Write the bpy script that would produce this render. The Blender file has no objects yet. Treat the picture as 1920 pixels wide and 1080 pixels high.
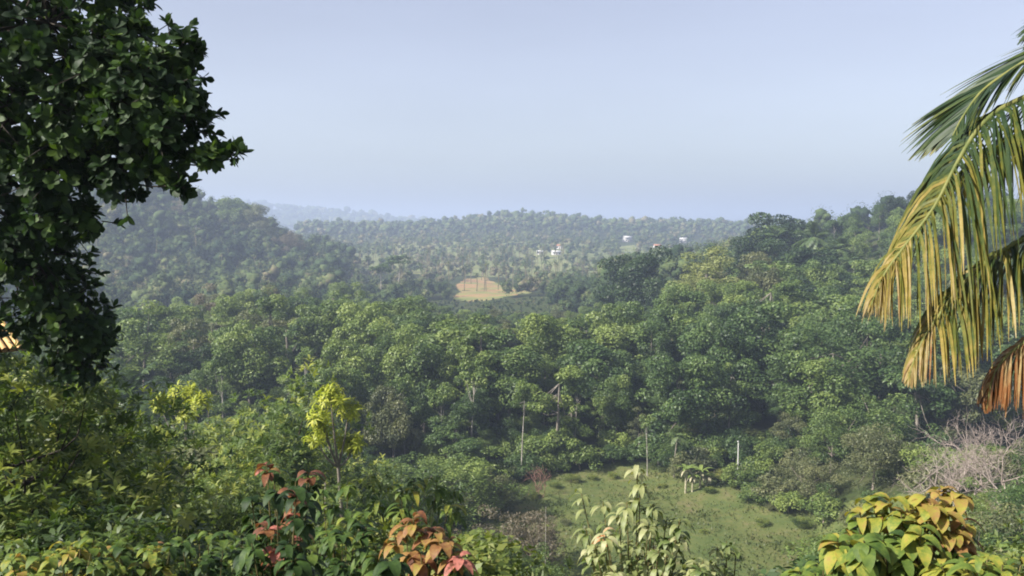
import bpy, math, numpy as np
from mathutils import Vector
R = np.random.default_rng(11)
U = lambda a=0., b=1., n=None: R.uniform(a, b, n)
S = bpy.context.scene
COL = S.collection

# ------------------------------------------------------------------ camera model
F = 1663.0
HORIZON = 425.0
PITCH = math.atan((540 - HORIZON) / F)
CZ = 35.0
_f = np.array([0, math.cos(PITCH), -math.sin(PITCH)])
_u = np.array([0, math.sin(PITCH), math.cos(PITCH)])
_r = np.array([1., 0, 0])

def P(px, py, Y):
    """world point seen at photograph pixel (px, py), Y metres ahead"""
    d = _f + _r * ((px - 960) / F) + _u * ((540 - py) / F)
    return np.array([0, 0, CZ]) + d * (Y / d[1])

def proj(p):
    v = np.asarray(p, float) - [0, 0, CZ]
    z = v @ _f
    return 960 + F * (v @ _r) / z, 540 - F * (v @ _u) / z

def unit(v):
    v = np.asarray(v, float)
    return v / np.maximum(np.linalg.norm(v, axis=-1, keepdims=True), 1e-9)

def ss(a, b, x):
    t = np.clip((x - a) / (b - a), 0, 1)
    return t * t * (3 - 2 * t)

# ------------------------------------------------------------------ terrain
def gauss(x, y, cx, cy, sx, sy):
    return np.exp(-.5 * ((x - cx) / sx) ** 2 - .5 * ((y - cy) / sy) ** 2)

def H(x, y):
    x = np.asarray(x, float); y = np.asarray(y, float)
    L = 78 + 26 * ss(5, 70, -x) + 50 * ss(24, 48, x)
    near = 33.4 * np.clip(1 - np.maximum(y, 0) / L, 0, 1) ** 1.08
    near = near + 6 * ss(0, 60, -y)
    wob = 0.5 * np.sin(x * .11 + 1) * np.sin(y * .093) + .3 * np.sin(x * .31) * np.cos(y * .27)
    far = 1.2 * np.sin(x * .021 + .5) * np.sin(y * .017 + 1)
    mound = 5.5 * gauss(x, y, -25, 198, 60, 36) + 4.5 * gauss(x, y, 45, 195, 35, 32)
    lx = x + 235
    left = 49 * np.exp(-.5 * (np.where(lx > 0, lx / 60, lx / 300)) ** 2) * np.exp(-.5 * ((y - 570) / 95) ** 2)
    right = 44 * np.exp(-.5 * (np.where(x - 195 < 0, (x - 195) / 76, (x - 195) / 300)) ** 2) * np.exp(-.5 * ((y - 325) / 92) ** 2)
    mid = 15 * np.exp(-.5 * ((y - 1260) / 190) ** 2) * ss(-1200, -300, x) * (1 + .18 * np.sin(x * .013 + 1.2))
    mid = mid + 12 * gauss(x, y, 15, 1240, 60, 150) + 3 * gauss(x, y, -190, 1220, 90, 150) + 7 * gauss(x, y, 250, 1270, 80, 150)
    ridge = 90 * np.exp(-.5 * (np.where(x + 1000 > 0, (x + 1000) / 450, (x + 1000) / 900)) ** 2) * np.exp(-.5 * ((y - 3100) / 330) ** 2)
    ridge = ridge + 24 * np.exp(-.5 * ((y - 4400) / 400) ** 2) * (1 + .3 * np.sin(x * .0021 + 2) + .15 * np.sin(x * .0071))
    back = 12 * ss(500, 1000, y)
    bump = 2.4 * gauss(x, y, -13, 13, 5, 6)
    return near + wob * ss(20, 60, np.hypot(x, y)) + far * ss(150, 300, y) + mound + left + right + mid + ridge + back + bump

def hit(px, py, d0=120, d1=3000, n=3000):
    for Y in np.geomspace(d0, d1, n):
        p = P(px, py, Y)
        if p[2] <= H(p[0], p[1]):
            return p
    return P(px, py, d1)

# ------------------------------------------------------------------ mesh helpers
class MB:
    def __init__(s): s.v, s.q, s.t, s.n = [], [], [], 0
    def add(s, v, q, t):
        v = np.asarray(v, np.float32).reshape(-1, 3)
        s.v.append(v); s.q.append(np.asarray(q, np.int64).reshape(-1, 4) + s.n)
        t = np.asarray(t, np.float32)
        s.t.append(np.full(len(v), t, np.float32) if t.ndim == 0 else t.reshape(-1))
        s.n += len(v); return s
    def mesh(s, name, mat, smooth=False):
        v = np.concatenate(s.v); q = np.concatenate(s.q).astype(np.int32); t = np.concatenate(s.t)
        me = bpy.data.meshes.new(name)
        me.vertices.add(len(v)); me.vertices.foreach_set('co', v.ravel())
        me.loops.add(q.size); me.loops.foreach_set('vertex_index', q.ravel())
        me.polygons.add(len(q)); me.polygons.foreach_set('loop_start', np.arange(0, q.size, 4, dtype=np.int32))
        me.update(calc_edges=True)
        a = me.attributes.new('tint', 'FLOAT', 'POINT'); a.data.foreach_set('value', t)
        if smooth: me.polygons.foreach_set('use_smooth', np.ones(len(q), bool))
        me.materials.append(mat)
        return me

def link(name, me, parent=None, loc=None):
    o = bpy.data.objects.new(name, me); COL.objects.link(o)
    if parent is not None: o.parent = parent
    if loc is not None: o.location = loc
    return o

def tag(o, label=None, cat=None, group=None, kind=None):
    for k, v in (('label', label), ('category', cat), ('group', group), ('kind', kind)):
        if v: o[k] = v
    return o

def empty(name, loc, rz=0., sc=1.):
    o = bpy.data.objects.new(name, None); COL.objects.link(o)
    o.location = loc; o.rotation_euler = (0, 0, rz)
    o.scale = (sc, sc, sc) if np.ndim(sc) == 0 else sc
    o.empty_display_size = .2
    return o

def strip(mb, C, side, w, tint, fold=0., nrm=None):
    """ribbons: C (N,S,3) centre lines, side (N,S,3) or (N,1,3), w (N,S) widths"""
    N, K = C.shape[:2]
    side = np.broadcast_to(side, C.shape); w = w[..., None]
    a, b = C - side * w / 2, C + side * w / 2
    if nrm is not None:
        off = np.broadcast_to(nrm, C.shape) * w * fold
        V = np.stack([a + off, C, b + off], 2); m = 3
    else:
        V = np.stack([a, b], 2); m = 2
    base = (np.arange(N)[:, None] * K + np.arange(K - 1)[None]) * m
    qs = [np.stack([base + j, base + j + 1, base + j + 1 + m, base + j + m], -1) for j in range(m - 1)]
    t = np.broadcast_to(np.asarray(tint, np.float32), (N, K)) if np.ndim(tint) == 2 else np.repeat(np.asarray(tint, np.float32)[:, None], K, 1)
    mb.add(V, np.concatenate([q.reshape(-1, 4) for q in qs]), np.repeat(t[..., None], m, 2))

def frame(t, up):
    s = np.cross(t, up); bad = np.linalg.norm(s, axis=-1) < 1e-3
    s[bad] = np.cross(t[bad], [1., .3, 0])
    s = unit(s); return s, unit(np.cross(s, t))

def leaves(mb, base, t, nrm, L, W, tint, droop=.5, fold=.12, K=5, peak=.45, gravity=0.):
    """curved, folded leaves"""
    N = len(base); t = unit(t); s, n = frame(t, nrm)
    u = np.linspace(0, 1, K)
    L = np.broadcast_to(L, N)[:, None, None]; W = np.broadcast_to(W, N)[:, None]
    dr = np.broadcast_to(droop, N)[:, None, None]
    th = dr * u[None, :, None]
    d = t[:, None] * np.cos(th) - n[:, None] * np.sin(th)
    d[..., 2] -= gravity * u[None]
    d = unit(d)
    C = np.concatenate([np.zeros((N, 1, 3)), np.cumsum((d[:, 1:] + d[:, :-1]) / 2, 1) / (K - 1)], 1) * L + base[:, None]
    e = math.log(.5) / math.log(peak)
    w = np.maximum(np.sin(np.pi * np.clip(u, 0, 1) ** e) ** .8, .05)[None] * W
    if fold: strip(mb, C, s[:, None], w, tint, fold, unit(np.cross(s[:, None], d)))
    else: strip(mb, C, s[:, None], w, tint)

def kites(mb, p, nrm, L, W, tint, tip=None):
    """small flat leaves: one quad each"""
    N = len(p); nrm = unit(nrm)
    tip = R.normal(size=(N, 3)) if tip is None else tip
    t = unit(tip - nrm * np.sum(tip * nrm, 1, keepdims=True)); s = np.cross(nrm, t)
    L = np.broadcast_to(L, N)[:, None]; W = np.broadcast_to(W, N)[:, None]
    V = np.stack([p - t * L * .5, p + s * W * .5 - t * L * .05 + nrm * W * .1, p + t * L * .5, p - s * W * .5 - t * L * .05 + nrm * W * .1], 1)
    mb.add(V, np.arange(N * 4).reshape(N, 4), np.repeat(tint, 4))

def tube(mb, pts, rad, n=6, tint=.5):
    pts = np.asarray(pts, float); K = len(pts)
    rad = np.broadcast_to(rad, K) if np.ndim(rad) < 1 or len(rad) == K else np.interp(np.linspace(0, 1, K), np.linspace(0, 1, len(rad)), rad)
    t = unit(np.gradient(pts, axis=0))
    up = np.tile([0.13, .21, 1.], (K, 1)); up[np.abs(t[:, 2]) > .9] = [1., .2, 0]
    if np.abs(t[:, 2]).mean() > .6: up[:] = [1., .2, 0]
    s, m = frame(t, up)
    a = np.linspace(0, 2 * np.pi, n, endpoint=False)
    V = pts[:, None] + rad[:, None, None] * (np.cos(a)[None, :, None] * s[:, None] + np.sin(a)[None, :, None] * m[:, None])
    i = np.arange(K - 1)[:, None] * n; j = np.arange(n)[None]; k = (j + 1) % n
    q = np.stack([i + j, i + k, i + n + k, i + n + j], -1).reshape(-1, 4)
    mb.add(V, q, tint)

def bez(pts, n=12):
    """smooth curve through points (Catmull-Rom)"""
    p = np.asarray(pts, float)
    if len(p) == 2: return p[0] + (p[1] - p[0]) * np.linspace(0, 1, n)[:, None]
    p = np.vstack([2 * p[0] - p[1], p, 2 * p[-1] - p[-2]]); m = len(p) - 3
    out = []
    for s in np.linspace(0, m - 1e-6, n):
        i = int(s); t = s - i; a, b, c, d = p[i:i + 4]
        out.append(.5 * (2 * b + (c - a) * t + (2 * a - 5 * b + 4 * c - d) * t * t + (3 * b - a - 3 * c + d) * t ** 3))
    return np.array(out)

def box(mb, lo, hi, tint=.5):
    x0, y0, z0 = lo; x1, y1, z1 = hi
    v = [(x0, y0, z0), (x1, y0, z0), (x1, y1, z0), (x0, y1, z0), (x0, y0, z1), (x1, y0, z1), (x1, y1, z1), (x0, y1, z1)]
    mb.add(v, [(3, 2, 1, 0), (4, 5, 6, 7), (0, 1, 5, 4), (1, 2, 6, 5), (2, 3, 7, 6), (3, 0, 4, 7)], tint)

# ------------------------------------------------------------------ materials
def newmat(name):
    m = bpy.data.materials.new(name); m.use_nodes = True
    nt = m.node_tree; nt.nodes.clear()
    return m, nt, nt.nodes.new, nt.links.new

def ramp(nd, stops):
    r = nd('ShaderNodeValToRGB'); e = r.color_ramp.elements
    while len(e) > 1: e.remove(e[0])
    e[0].position = stops[0][0]; e[0].color = (*stops[0][1], 1)
    for p, c in stops[1:]:
        x = e.new(p); x.color = (*c, 1)
    return r

def leafmat(name, stops, rough=.5, trans=.3, ov=.25, spec=.35, glow=(1.25, 1.35, .6), mottle=0.):
    m, nt, nd, ln = newmat(name)
    at = nd('ShaderNodeAttribute'); at.attribute_name = 'tint'
    oi = nd('ShaderNodeObjectInfo')
    mp = nd('ShaderNodeMath'); mp.operation = 'MULTIPLY_ADD'; mp.inputs[1].default_value = ov; mp.inputs[2].default_value = -ov / 2
    ln(oi.outputs['Random'], mp.inputs[0])
    ad = nd('ShaderNodeMath'); ln(at.outputs['Fac'], ad.inputs[0]); ln(mp.outputs[0], ad.inputs[1])
    r = ramp(nd, stops); ln(ad.outputs[0], r.inputs[0])
    if mottle:
        tc = nd('ShaderNodeTexCoord'); nz = nd('ShaderNodeTexNoise'); nz.inputs['Scale'].default_value = mottle; nz.inputs['Detail'].default_value = 5; nz.inputs['Roughness'].default_value = .65
        ln(tc.outputs['Object'], nz.inputs[0])
        k = nd('ShaderNodeMath'); k.operation = 'MULTIPLY_ADD'; k.inputs[1].default_value = .5; k.inputs[2].default_value = -.25; ln(nz.outputs[0], k.inputs[0])
        a2 = nd('ShaderNodeMath'); ln(ad.outputs[0], a2.inputs[0]); ln(k.outputs[0], a2.inputs[1]); ln(a2.outputs[0], r.inputs[0])
    b = nd('ShaderNodeBsdfPrincipled'); b.inputs['Roughness'].default_value = rough
    b.inputs['Specular IOR Level'].default_value = spec
    ln(r.outputs[0], b.inputs['Base Color'])
    mu = nd('ShaderNodeMix'); mu.data_type = 'RGBA'; mu.blend_type = 'MULTIPLY'; mu.inputs[0].default_value = 1
    ln(r.outputs[0], mu.inputs[6]); mu.inputs[7].default_value = (*glow, 1)
    t = nd('ShaderNodeBsdfTranslucent'); ln(mu.outputs[2], t.inputs[0])
    x = nd('ShaderNodeMixShader'); x.inputs[0].default_value = trans
    ln(b.outputs[0], x.inputs[1]); ln(t.outputs[0], x.inputs[2])
    o = nd('ShaderNodeOutputMaterial'); ln(x.outputs[0], o.inputs[0])
    return m

def farmat(name, stops):
    m = leafmat(name, stops, ov=0, trans=.12, spec=.1, rough=.8)
    nt = m.node_tree; nd, ln = nt.nodes.new, nt.links.new
    at = next(n for n in nt.nodes if n.type == 'ATTRIBUTE'); ad = at.outputs['Fac'].links[0].to_node
    tc = nd('ShaderNodeTexCoord'); n = nd('ShaderNodeTexNoise'); n.inputs['Scale'].default_value = .45; n.inputs['Detail'].default_value = 4
    ln(tc.outputs['Object'], n.inputs[0])
    k = nd('ShaderNodeMath'); k.operation = 'MULTIPLY_ADD'; k.inputs[1].default_value = .9; k.inputs[2].default_value = -.45
    ln(n.outputs[0], k.inputs[0]); ln(k.outputs[0], ad.inputs[1])
    return m

def solidmat(name, c0, c1, scale=3., rough=.8, bump=.3, stretch=(1, 1, 1), coord='Object'):
    m, nt, nd, ln = newmat(name)
    tc = nd('ShaderNodeTexCoord'); mp = nd('ShaderNodeMapping'); mp.inputs['Scale'].default_value = stretch
    ln(tc.outputs[coord], mp.inputs[0])
    n = nd('ShaderNodeTexNoise'); n.inputs['Scale'].default_value = scale; n.inputs['Detail'].default_value = 6
    ln(mp.outputs[0], n.inputs[0])
    r = ramp(nd, [(.3, c0), (.7, c1)]); ln(n.outputs['Fac'], r.inputs[0])
    b = nd('ShaderNodeBsdfPrincipled'); b.inputs['Roughness'].default_value = rough; b.inputs['Specular IOR Level'].default_value = .2
    ln(r.outputs[0], b.inputs['Base Color'])
    if bump:
        bp = nd('ShaderNodeBump'); bp.inputs['Strength'].default_value = bump; ln(n.outputs['Fac'], bp.inputs['Height']); ln(bp.outputs[0], b.inputs['Normal'])
    o = nd('ShaderNodeOutputMaterial'); ln(b.outputs[0], o.inputs[0])
    return m

G3 = lambda a, b, c: [(.1, a), (.5, b), (.95, c)]
M = {
 'dark': leafmat('leaf_dark_green', G3((.025, .046, .016), (.054, .096, .028), (.115, .168, .046))),
 'mid': leafmat('leaf_mid_green', G3((.040, .071, .019), (.095, .146, .036), (.180, .228, .058))),
 'deep': leafmat('leaf_deep_green', G3((.011, .024, .011), (.024, .048, .018), (.058, .094, .030))),
 'straw': leafmat('leaf_pale_straw', G3((.11, .135, .038), (.20, .225, .070), (.30, .31, .11))),
 'light': leafmat('leaf_yellow_green', G3((.062, .098, .023), (.138, .192, .044), (.23, .28, .070))),
 'olive': leafmat('leaf_olive', G3((.050, .062, .028), (.100, .115, .048), (.160, .165, .070))),
 'brown': leafmat('leaf_brown_olive', G3((.060, .055, .035), (.125, .105, .065), (.200, .165, .110))),
 'fresh': leafmat('leaf_fresh_yellow', G3((.14, .17, .02), (.30, .34, .035), (.44, .44, .07)), trans=.4),
 'slope': leafmat('leaf_slope', [(.05, (.030, .055, .016)), (.45, (.085, .130, .030)), (.7, (.165, .205, .042)), (.95, (.28, .30, .065))], trans=.38),
 'shrub': leafmat('leaf_shrub', [(.05, (.045, .068, .020)), (.45, (.105, .145, .034)), (.7, (.185, .210, .048)), (.95, (.26, .26, .075))], trans=.38),
 'jack': leafmat('leaf_jackfruit', G3((.010, .024, .008), (.026, .052, .014), (.078, .125, .024)), rough=.55, trans=.28, ov=0, spec=.2),
 'palm': leafmat('leaf_palm', [(0, (.018, .038, .016)), (.25, (.045, .072, .020)), (.42, (.13, .13, .024)), (.58, (.27, .205, .055)), (.74, (.36, .29, .14)), (1, (.20, .085, .030))], mottle=14, rough=.5, trans=.3, ov=0, spec=.3, glow=(1.2, 1.1, .6)),
 'farpalm': leafmat('leaf_far_palm', G3((.030, .058, .022), (.070, .110, .035), (.16, .19, .07)), rough=.4),
 'young': leafmat('leaf_young', [(0, (.014, .032, .010)), (.22, (.045, .085, .018)), (.4, (.12, .17, .03)), (.52, (.27, .26, .04)), (.66, (.28, .17, .055)), (.8, (.19, .08, .036)), (.9, (.10, .045, .028)), (1, (.44, .16, .12))], rough=.58, trans=.32, ov=0, spec=.25, glow=(1.2, 1.1, .7), mottle=38),
 'pale': leafmat('leaf_pale_lance', [(0, (.03, .055, .015)), (.3, (.09, .13, .03)), (.6, (.24, .26, .10)), (.85, (.40, .38, .22)), (1, (.48, .18, .07))], mottle=38, rough=.55, trans=.3, ov=0, spec=.5),
 'grass': leafmat('grass_blades', [(0, (.055, .076, .022)), (.5, (.092, .115, .034)), (1, (.16, .15, .060))], ov=0, trans=.45),
 'far': farmat('far_leaf', [(.05, (.022, .040, .018)), (.5, (.060, .090, .032)), (.8, (.110, .135, .048)), (1, (.16, .14, .08))]),
 'bark': solidmat('bark_grey', (.10, .085, .065), (.26, .23, .19), 2.5, stretch=(3, 3, .6)),
 'palebark': solidmat('bark_pale', (.14, .125, .10), (.40, .37, .32), 1.6, stretch=(3, 3, .5)),
 'darkbark': solidmat('bark_dark', (.022, .018, .014), (.06, .05, .038), 3, stretch=(3, 3, .6)),
 'twig': solidmat('twig_grey_brown', (.17, .135, .115), (.36, .30, .26), 2),
 'redtwig': solidmat('twig_red_brown', (.15, .08, .06), (.30, .17, .13), 2),
 'stem': solidmat('stem_green_brown', (.06, .05, .02), (.15, .13, .05), 8),
 'rachis': solidmat('rachis_yellow_green', (.085, .105, .028), (.19, .18, .055), 5, rough=.6),
 'banana': solidmat('banana_stem', (.18, .17, .10), (.42, .38, .26), 3),
 'white': solidmat('white_wall_paint', (.34, .33, .31), (.52, .50, .47), .8, bump=.05),
 'roof': solidmat('grey_roof_sheet', (.34, .33, .32), (.60, .59, .57), 1.2),
 'tile': solidmat('clay_roof', (.30, .13, .07), (.46, .22, .12), 1.2),
 'glass': solidmat('window_dark', (.02, .025, .03), (.05, .055, .06), 1, rough=.15, bump=0),
 'bamboo': solidmat('bamboo_roof_pole', (.42, .25, .09), (.66, .44, .19), 4, rough=.6),
 'wood': solidmat('wood_brown', (.10, .06, .03), (.2, .13, .07), 4),
 'concrete': solidmat('pole_concrete', (.42, .41, .39), (.58, .57, .54), 4),
}

# ground shader: forest floor with grassy lower slope
def groundmat():
    m, nt, nd, ln = newmat('ground_soil')
    tc = nd('ShaderNodeTexCoord')
    n1 = nd('ShaderNodeTexNoise'); n1.inputs['Scale'].default_value = .06; n1.inputs['Detail'].default_value = 9; n1.inputs['Roughness'].default_value = .7
    n2 = nd('ShaderNodeTexNoise'); n2.inputs['Scale'].default_value = 1.1; n2.inputs['Detail'].default_value = 8
    ln(tc.outputs['Object'], n1.inputs[0]); ln(tc.outputs['Object'], n2.inputs[0])
    r1 = ramp(nd, [(.3, (.020, .030, .012)), (.5, (.040, .055, .018)), (.7, (.065, .060, .030))]); ln(n1.outputs[0], r1.inputs[0])
    r2 = ramp(nd, [(.3, (.55, .55, .5)), (.7, (1.3, 1.3, 1.2))]); ln(n2.outputs[0], r2.inputs[0])
    mu = nd('ShaderNodeMix'); mu.data_type = 'RGBA'; mu.blend_type = 'MULTIPLY'; mu.inputs[0].default_value = 1
    ln(r1.outputs[0], mu.inputs[6]); ln(r2.outputs[0], mu.inputs[7])
    b = nd('ShaderNodeBsdfPrincipled'); b.inputs['Roughness'].default_value = .95; b.inputs['Specular IOR Level'].default_value = .1
    ln(mu.outputs[2], b.inputs['Base Color'])
    bp = nd('ShaderNodeBump'); bp.inputs['Strength'].default_value = .6; bp.inputs['Distance'].default_value = .3; ln(n2.outputs[0], bp.inputs['Height']); ln(bp.outputs[0], b.inputs['Normal'])
    o = nd('ShaderNodeOutputMaterial'); ln(b.outputs[0], o.inputs[0])
    return m

def fieldmat(name, stops, s1, s2, stretch=(1, 1, 1)):
    m, nt, nd, ln = newmat(name)
    tc = nd('ShaderNodeTexCoord'); mp = nd('ShaderNodeMapping'); mp.inputs['Scale'].default_value = stretch; ln(tc.outputs['Object'], mp.inputs[0])
    n1 = nd('ShaderNodeTexNoise'); n1.inputs['Scale'].default_value = s1; n1.inputs['Detail'].default_value = 5
    n2 = nd('ShaderNodeTexNoise'); n2.inputs['Scale'].default_value = s2; n2.inputs['Detail'].default_value = 8; n2.inputs['Roughness'].default_value = .7
    ln(mp.outputs[0], n1.inputs[0]); ln(mp.outputs[0], n2.inputs[0])
    a = nd('ShaderNodeMath'); a.operation = 'MULTIPLY_ADD'; a.inputs[1].default_value = .5; ln(n2.outputs[0], a.inputs[0]); 
    h = nd('ShaderNodeMath'); h.operation = 'MULTIPLY'; h.inputs[1].default_value = .5; ln(n1.outputs[0], h.inputs[0]); ln(h.outputs[0], a.inputs[2])
    r = ramp(nd, stops); ln(a.outputs[0], r.inputs[0])
    b = nd('ShaderNodeBsdfPrincipled'); b.inputs['Roughness'].default_value = .95; b.inputs['Specular IOR Level'].default_value = .1
    ln(r.outputs[0], b.inputs['Base Color'])
    bp = nd('ShaderNodeBump'); bp.inputs['Strength'].default_value = .5; bp.inputs['Distance'].default_value = .2; ln(n2.outputs[0], bp.inputs['Height']); ln(bp.outputs[0], b.inputs['Normal'])
    o = nd('ShaderNodeOutputMaterial'); ln(b.outputs[0], o.inputs[0])
    return m

# ------------------------------------------------------------------ ground, meadow, field, sky, haze
RG = 6800.
def build_ground():
    rs = np.concatenate([np.linspace(.8, 130, 110), np.geomspace(133, 1700, 150), np.geomspace(1750, RG, 60)])
    na = 420
    a = np.concatenate([np.linspace(-.75, .75, 300), np.linspace(.75, 2 * np.pi - .75, 122)[1:-1]]); na = len(a)
    X = rs[:, None] * np.sin(a)[None]; Y = rs[:, None] * np.cos(a)[None]
    V = np.stack([X, Y, H(X, Y)], -1)
    i = np.arange(len(rs) - 1)[:, None] * na; j = np.arange(na)[None]; k = (j + 1) % na
    mb = MB(); mb.add(V, np.stack([i + j, i + na + j, i + na + k, i + k], -1).reshape(-1, 4), .5)
    tag(link('ground', mb.mesh('ground', groundmat(), True)), kind='structure')
build_ground()

def inside(poly, x, y):
    x = np.asarray(x, float); y = np.asarray(y, float); c = np.zeros(x.shape, bool); n = len(poly)
    for i in range(n):
        (x1, y1), (x2, y2) = poly[i], poly[(i + 1) % n]
        if y1 == y2: continue
        c ^= ((y1 > y) != (y2 > y)) & (x < (x2 - x1) * (y - y1) / (y2 - y1) + x1)
    return c

def sheet(name, poly, mat, n=70, lift=.05, kind='structure'):
    """patch of surface laid over the ground inside a plan outline"""
    p = np.array(poly); lo, hi = p.min(0), p.max(0)
    gx = np.linspace(lo[0], hi[0], n); gy = np.linspace(lo[1], hi[1], n)
    X, Y = np.meshgrid(gx, gy); V = np.stack([X, Y, H(X, Y) + lift], -1)
    i = np.arange(n - 1)[:, None] * n + np.arange(n - 1)[None]
    q = np.stack([i, i + 1, i + n + 1, i + n], -1).reshape(-1, 4)
    c = V.reshape(-1, 3)[q].mean(1)
    q = q[inside(poly, c[:, 0], c[:, 1])]
    mb = MB(); mb.add(V, q, .5)
    return tag(link(name, mb.mesh(name, mat, True)), kind=kind)

MEADOW = [(-14, 66), (-9, 84), (-6, 97), (-1, 106), (4, 115), (6, 122), (14, 125), (22, 121), (26, 114), (34, 112), (38, 104), (40, 96), (44, 84), (42, 66), (15, 58)]
sheet('meadow', MEADOW, fieldmat('meadow_grass', [(.30, (.050, .075, .020)), (.44, (.074, .098, .030)), (.54, (.100, .114, .036)), (.62, (.135, .125, .055)), (.70, (.17, .125, .075))], .16, .9), 110)
FIELD = [(-28, 408), (-29, 440), (-27, 470), (-33, 520), (-31, 575), (-18, 590), (-8, 540), (0, 512), (4, 480), (11, 470), (9, 452), (2, 440), (4, 425), (-6, 420), (-8, 408)]
sheet('field', FIELD, fieldmat('field_soil', [(.36, (.11, .14, .045)), (.46, (.17, .18, .06)), (.52, (.24, .19, .08)), (.56, (.30, .165, .085)), (.62, (.20, .13, .07))], .035, .16, (.6, 1.6, 1)), 50, .12)

sheet('valley_grassland', [(-190, 640), (-150, 560), (-60, 600), (60, 590), (110, 640), (150, 760), (160, 900), (90, 960), (-120, 960), (-210, 820)], fieldmat('valley_grass', [(.35, (.095, .120, .045)), (.5, (.16, .18, .068)), (.65, (.22, .215, .095))], .02, .12), 60, .15)
def meadow_grass():
    n = 26000
    lo, hi = np.min(MEADOW, 0), np.max(MEADOW, 0)
    x, y = U(lo[0], hi[0], n), U(lo[1], hi[1], n)
    k = inside(MEADOW, x, y); x, y = x[k], y[k]
    den = .5 + .5 * np.sin(x * .35 + 1.3 * np.sin(y * .21)) * np.sin(y * .42 + x * .1)
    k = U(0, 1, len(x)) < .35 + .65 * den; x, y, den = x[k], y[k], den[k]
    p = np.stack([x, y, H(x, y) + .08], 1); N = len(p)
    mb = MB(); h = U(.12, .42, N) * (.6 + .7 * den)
    t = np.stack([R.normal(0, .35, N), R.normal(0, .35, N), np.ones(N)], 1)
    leaves(mb, p, t, R.normal(size=(N, 3)), h, h * .55, np.clip(R.normal(.5, .22, N) - .15 * (den - .5), 0, 1), .5, 0, 3)
    tag(link('meadow_grass', mb.mesh('meadow_grass', M['grass'])), 'short olive green grass covering the valley clearing', kind='stuff')
meadow_grass()

SUN = unit(np.array([-.72, -.36, .66]))
W = bpy.data.worlds.new('World'); S.world = W; W.use_nodes = True
nt = W.node_tree; bg = nt.nodes['Background']
sky = nt.nodes.new('ShaderNodeTexSky'); sky.sky_type = 'NISHITA'; sky.sun_disc = False
sky.sun_elevation = math.asin(SUN[2]); sky.sun_rotation = math.atan2(SUN[0], SUN[1])
sky.altitude = 0; sky.air_density = 1.0; sky.dust_density = 2.2; sky.ozone_density = 2.0
hs = nt.nodes.new('ShaderNodeHueSaturation'); hs.inputs['Saturation'].default_value = .58; hs.inputs['Hue'].default_value = .522
nt.links.new(sky.outputs[0], hs.inputs['Color']); tcw = nt.nodes.new('ShaderNodeTexCoord'); mpw = nt.nodes.new('ShaderNodeMapping'); mpw.inputs['Scale'].default_value = (1.2, 1.2, 5)
nzw = nt.nodes.new('ShaderNodeTexNoise'); nzw.inputs['Scale'].default_value = 1.6; nzw.inputs['Detail'].default_value = 4
mrw = nt.nodes.new('ShaderNodeMapRange'); mrw.inputs[1].default_value = .3; mrw.inputs[2].default_value = .7; mrw.inputs[3].default_value = .94; mrw.inputs[4].default_value = 1.06
nt.links.new(tcw.outputs['Generated'], mpw.inputs[0]); nt.links.new(mpw.outputs[0], nzw.inputs[0]); nt.links.new(nzw.outputs[0], mrw.inputs[0]); nt.links.new(mrw.outputs[0], hs.inputs['Value'])
nt.links.new(hs.outputs[0], bg.inputs[0]); bg.inputs[1].default_value = .08
sl = bpy.data.lights.new('sun', 'SUN'); sl.energy = 4.8; sl.angle = math.radians(.6); sl.color = (1, .95, .88)
so = bpy.data.objects.new('sun', sl); COL.objects.link(so)
so.rotation_euler = Vector(-SUN).to_track_quat('-Z', 'Y').to_euler(); so.location = (-60, -20, 90)

def build_haze():
    mb = MB(); r = 6950
    box(mb, (-r, -r, -12), (r, r, 150))
    m, nt, nd, ln = newmat('haze_air')
    v = nd('ShaderNodeVolumePrincipled'); v.inputs['Color'].default_value = (.54, .635, .84, 1)
    v.inputs['Density'].default_value = .0005; v.inputs['Anisotropy'].default_value = .15
    o = nd('ShaderNodeOutputMaterial'); ln(v.outputs[0], o.inputs['Volume'])
    tag(link('haze', mb.mesh('haze', m)), kind='stuff')
build_haze()

# ------------------------------------------------------------------ crowns
def lobes(Rr, Hh, n, size=(.26, .42), low=-.35, rf=(.5, .92)):
    d = unit(R.normal(size=(n * 4, 3))); d = d[d[:, 2] > low][:n]
    az = np.arctan2(d[:, 1], d[:, 0]); ph = U(0, 6.28)
    k = 1 + .2 * np.sin(2 * az + ph) + .14 * np.sin(3 * az + 2.1 * ph)
    c = d * np.array([Rr, Rr, Hh]) * (U(*rf, len(d)) * k)[:, None]
    return c, Rr * U(*size, len(d))

def leaf_lobes(mb, c, r, dens, L, asp=.55, flat=.75, up=.5, jit=.6, tvar=.16, base=.5, fill=.12, droop=0.):
    cnt = np.maximum((dens * r ** 2).astype(int), 6)
    idx = np.repeat(np.arange(len(c)), cnt); N = len(idx)
    d = unit(R.normal(size=(N, 3)) + [0, 0, .35])
    rr = np.where(U(0, 1, N) < fill, U(.2, .8, N), U(.82, 1.08, N))
    p = c[idx] + d * (r[idx] * rr)[:, None] * np.array([1, 1, flat])
    nrm = d * .7 + np.array([0, 0, up]) + R.normal(0, jit, (N, 3))
    tb = np.clip(R.normal(base, tvar, len(c)), 0, 1)
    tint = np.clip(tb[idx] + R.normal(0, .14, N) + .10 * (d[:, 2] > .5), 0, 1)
    tip = R.normal(size=(N, 3)) * .8 + d - np.array([0, 0, droop])
    kites(mb, p, nrm, L * U(.7, 1.35, N), L * asp * U(.7, 1.3, N), tint, tip)

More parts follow.
